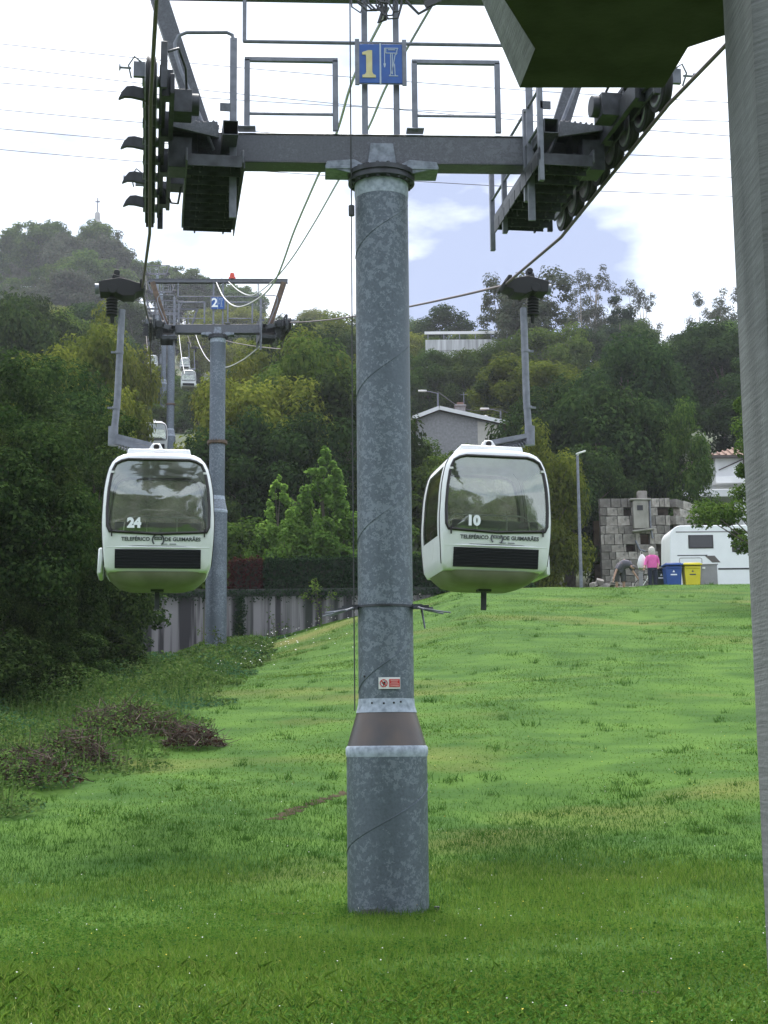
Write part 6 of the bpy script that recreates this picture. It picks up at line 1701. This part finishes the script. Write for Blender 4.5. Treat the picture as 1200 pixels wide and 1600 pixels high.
brush(38, 1240, 25.5, .95, .55, 'twiggy grey brown brush pile at the lawn edge, lowest of the piles', 3)
brush(115, 1205, 27, .85, .6, 'reddish dead brush pile between the twiggy one and the wide one', 4)

# ------------------------------------------------------------------ lawn grass
LM['grass'] = leafmat('lawn blades', [(.06, .13, .018), (.105, .2, .027), (.15, .25, .04), (.2, .26, .065)], .52, .5, tint=0)
LM['grass_far'] = leafmat('short mown blades', [(.048, .115, .015), (.07, .15, .02), (.094, .174, .028), (.125, .165, .042)], .45, .5, tint=0)
LM['clover'] = leafmat('clover and broad weed leaves', [(.032, .09, .015), (.05, .125, .02), (.085, .165, .032)], .35, .5, tint=0)
def scatter(n, y0, y1, rng, p=2.0):
    y = (y0 ** p + (y1 ** p - y0 ** p) * rng.random(n)) ** (1 / p); x = y * rng.uniform(-.275, .275, n); return x, y
def field(x, y):                                     # uneven growth: lush and thin places
    return .5 + .28 * np.sin(x * 1.9 + 1.1 * np.sin(y * .8)) * np.sin(y * 1.3 + .7) + .22 * np.sin(x * .7 - y * .45 + 2) 
def bare(x, y):                                      # small scars of bare soil
    m_ = np.zeros(len(x), bool)
    for cx, cy, rx, ry in BARE: m_ |= ((x - cx) / rx) ** 2 + ((y - cy) / ry) ** 2 < 1
    return m_
BARE = []
for px, py, Y, rx, ry in ((585, 1556, 9.9, .2, .12), (40, 1545, 10.2, .25, .1), (450, 1440, 17.2, .4, .1), (1000, 1540, 10.4, .22, .1)):
    p = P(px, py, Y); BARE.append((p.x, Y, rx, ry))
def blades(n, y0, y1, h0, h1, w, rng, name, m, label, bent=False, p=2.0, lean=.35, fade=(0, 0), even=False):
    x, y = scatter(n, y0, y1, rng, p); g = np.clip(field(x, y), .15, 1) if not even else np.full(n, .6) + .25 * field(x * 2.3, y * 1.7); k = ~in_bank(x, y) & (rng.random(n) < (.35 + .65 * g) * (smoothstep(y0, y0 + fade[0], y + .5 * np.sin(x * 1.7)) if fade[0] else 1) * (1 - smoothstep(y1 - fade[1], y1, y + .5 * np.sin(x * 1.3 + 1)) if fade[1] else 1)) & (~bare(x, y) | (rng.random(n) < .3)) & (np.hypot(x - T1.x, y - T1.y) > .44)
    x, y, g = x[k], y[k], g[k]; n = len(x)
    h = (h0 + (h1 - h0) * rng.random(n) ** 1.6) * (.55 + .8 * g)
    base = np.stack([x, y, terr(x, y) - .005], 1); a = rng.uniform(0, 6.28, n); ww = w * rng.uniform(.6, 1.3, n)
    sx = np.stack([np.cos(a) * ww, np.sin(a) * ww, np.zeros(n)], 1); ln = rng.normal(0, lean, (n, 2))
    tip = base + np.stack([ln[:, 0] * h, ln[:, 1] * h, h], 1)
    if bent:
        mid = base + np.stack([ln[:, 0] * h * .3, ln[:, 1] * h * .3, h * .62], 1)
        V = np.stack([base - sx, base + sx, mid + sx * .7, tip, mid - sx * .7], 1); me_ = np_mesh(name, V, 5, m)
    else:
        me_ = np_mesh(name, np.stack([base - sx, base + sx, tip], 1), 3, m)
    return tag(link(bpy.data.objects.new(name, me_)), label, 'grass', None, 'stuff')
rng = np.random.default_rng(77)
blades(150000, 7.0, 12.5, .02, .10, .004, rng, 'tall_grass', LM['grass'], 'longer bright green grass closest to the station', True, fade=(0, 3.5), lean=.6)
blades(260000, 9.5, 21, .025, .10, .004, rng, 'lawn_grass', LM['grass'], 'grass of the lower lawn around the foot of tower 1', fade=(1.5, 2))
blades(120000, 17.0, 25.5, .02, .085, .005, rng, 'bank_lawn_grass', LM['clover'], 'longer darker grass on the low bank behind tower 1', fade=(3, 4), even=True)
blades(330000, 21.5, 62, .012, .04, .011, rng, 'mown_grass', LM['grass_far'], 'short mown grass of the rising lawn', p=1.6, fade=(2.5, 0))
x, y = scatter(70000, 7.0, 18, rng, 1.2); g = field(x + 3, y); k = (g + rng.normal(0, .2, len(x)) > .45) & ~bare(x, y) & ~in_bank(x, y) & (np.hypot(x - T1.x, y - T1.y) > .5); x, y = x[k], y[k]
V = leaf_quads(np.stack([x, y, terr(x, y) + rng.uniform(.015, .075, len(x))], 1), rng.uniform(.014, .04, len(x)), rng.normal(0, .35, (len(x), 3)) + [0, 0, 1], rng, .8)
tag(link(bpy.data.objects.new('clover', np_mesh('clover', V, 4, LM['clover']))), 'patches of clover and broad leaved weeds in the near lawn', 'clover', None, 'stuff')
# tufts and rosettes of weeds that break the mown surface, and the long grass round the foot of tower 1
nt, nb = 1500, 26
tx, ty = scatter(nt, 8, 60, rng, .9); k = ~in_bank(tx, ty) & (rng.random(nt) < np.where(ty > 26, .35, 1)); tx, ty = tx[k], ty[k]; nt = len(tx); sz = rng.uniform(.35, 1.0, nt) * np.clip(ty / 22, .6, 1.15)
a = rng.uniform(0, 6.28, 420); rr_t = .45 + np.abs(rng.normal(0, .06, 420))
x = np.concatenate([np.repeat(tx, nb) + rng.normal(0, .09, nt * nb) * np.repeat(sz, nb), T1.x + rr_t * np.cos(a)]); y = np.concatenate([np.repeat(ty, nb) + rng.normal(0, .07, nt * nb) * np.repeat(sz, nb), T1.y + rr_t * np.sin(a)])
h = np.concatenate([np.repeat(sz, nb) * rng.uniform(.05, .16, nt * nb), rng.uniform(.05, .17, 420)]); n = len(x); ww = np.concatenate([np.repeat(sz, nb) * .009, np.full(420, .005)])
base = np.stack([x, y, terr(x, y) - .005], 1); a = rng.uniform(0, 6.28, n); ln = rng.normal(0, .5, (n, 2)); sx = np.stack([np.cos(a) * ww, np.sin(a) * ww, np.zeros(n)], 1)
V = np.stack([base - sx, base + sx, base + np.stack([ln[:, 0] * h, ln[:, 1] * h, h], 1)], 1)
tag(link(bpy.data.objects.new('grass_tufts', np_mesh('grass_tufts', V, 3, LM['clover']))), 'darker coarse grass tufts scattered over the lawn', 'grass', None, 'stuff')
x, y = scatter(520, 8.5, 30, rng); k = ~in_bank(x, y); x, y = x[k], y[k]
M['petal_y'] = mat('yellow petals', (.6, .5, .05), None, rough=.8)
V = leaf_quads(np.stack([x, y, terr(x, y) + rng.uniform(.06, .13, len(x))], 1), rng.uniform(.008, .015, len(x)), rng.normal(0, .3, (len(x), 3)) + [0, -.4, 1], rng, 1)
tag(link(bpy.data.objects.new('lawn_flowers', np_mesh('lawn_flowers', V, 4, [M['petal'], M['petal_y']], (rng.random(len(x)) < .4).astype(int)))), 'tiny white and yellow flowers dotted over the near lawn', 'flowers', None, 'stuff')
for q in range(9):                                   # an eroded streak running up behind tower 1
    p = P(432 + q * 13, 1284 - q * 5.4, 23.0 + q * .22); BARE.append((p.x, p.y, .2 - .012 * q, .10 + .05 * (q % 3)))
# bare soil scars
for k, (cx, cy, rx, ry) in enumerate(BARE):
    n = 28; vs = [(0, 0, tz(cx, cy) + .008)]; r = random.Random(k)
    for q in range(n):
        a = 6.283 * q / n; f = r.uniform(.45, 1.1); X_, Y_ = rx * f * math.cos(a), ry * f * math.sin(a); vs.append((X_, Y_, tz(cx + X_, cy + Y_) + .006))
    b = MB(); b.add([(v[0], v[1], v[2]) for v in vs], [(0, q + 1, (q + 1) % n + 1) for q in range(n)])
    tag(b.build('soil_patch', M['soil'], None, (cx, cy, 0)), 'small bare brown soil scar in the lawn', 'soil', 'bare patches in the lawn', 'structure')

# ------------------------------------------------------------------ haze
hz = MB(); hz.box((0, 330, 62), (900, 800, 220))
ho = hz.build('haze', [], None, smooth=0)
hm = bpy.data.materials.new('haze'); hm.use_nodes = True; hn = hm.node_tree.nodes; hn.clear()
hv = hn.new('ShaderNodeVolumePrincipled'); hv.inputs['Color'].default_value = (.86, .9, 1, 1); hv.inputs['Density'].default_value = HAZE; hv.inputs['Anisotropy'].default_value = .3
hout = hn.new('ShaderNodeOutputMaterial'); hm.node_tree.links.new(hv.outputs['Volume'], hout.inputs['Volume'])
ho.data.materials.append(hm); tag(ho, 'thin pale haze in the air over the valley', 'haze', None, 'stuff')
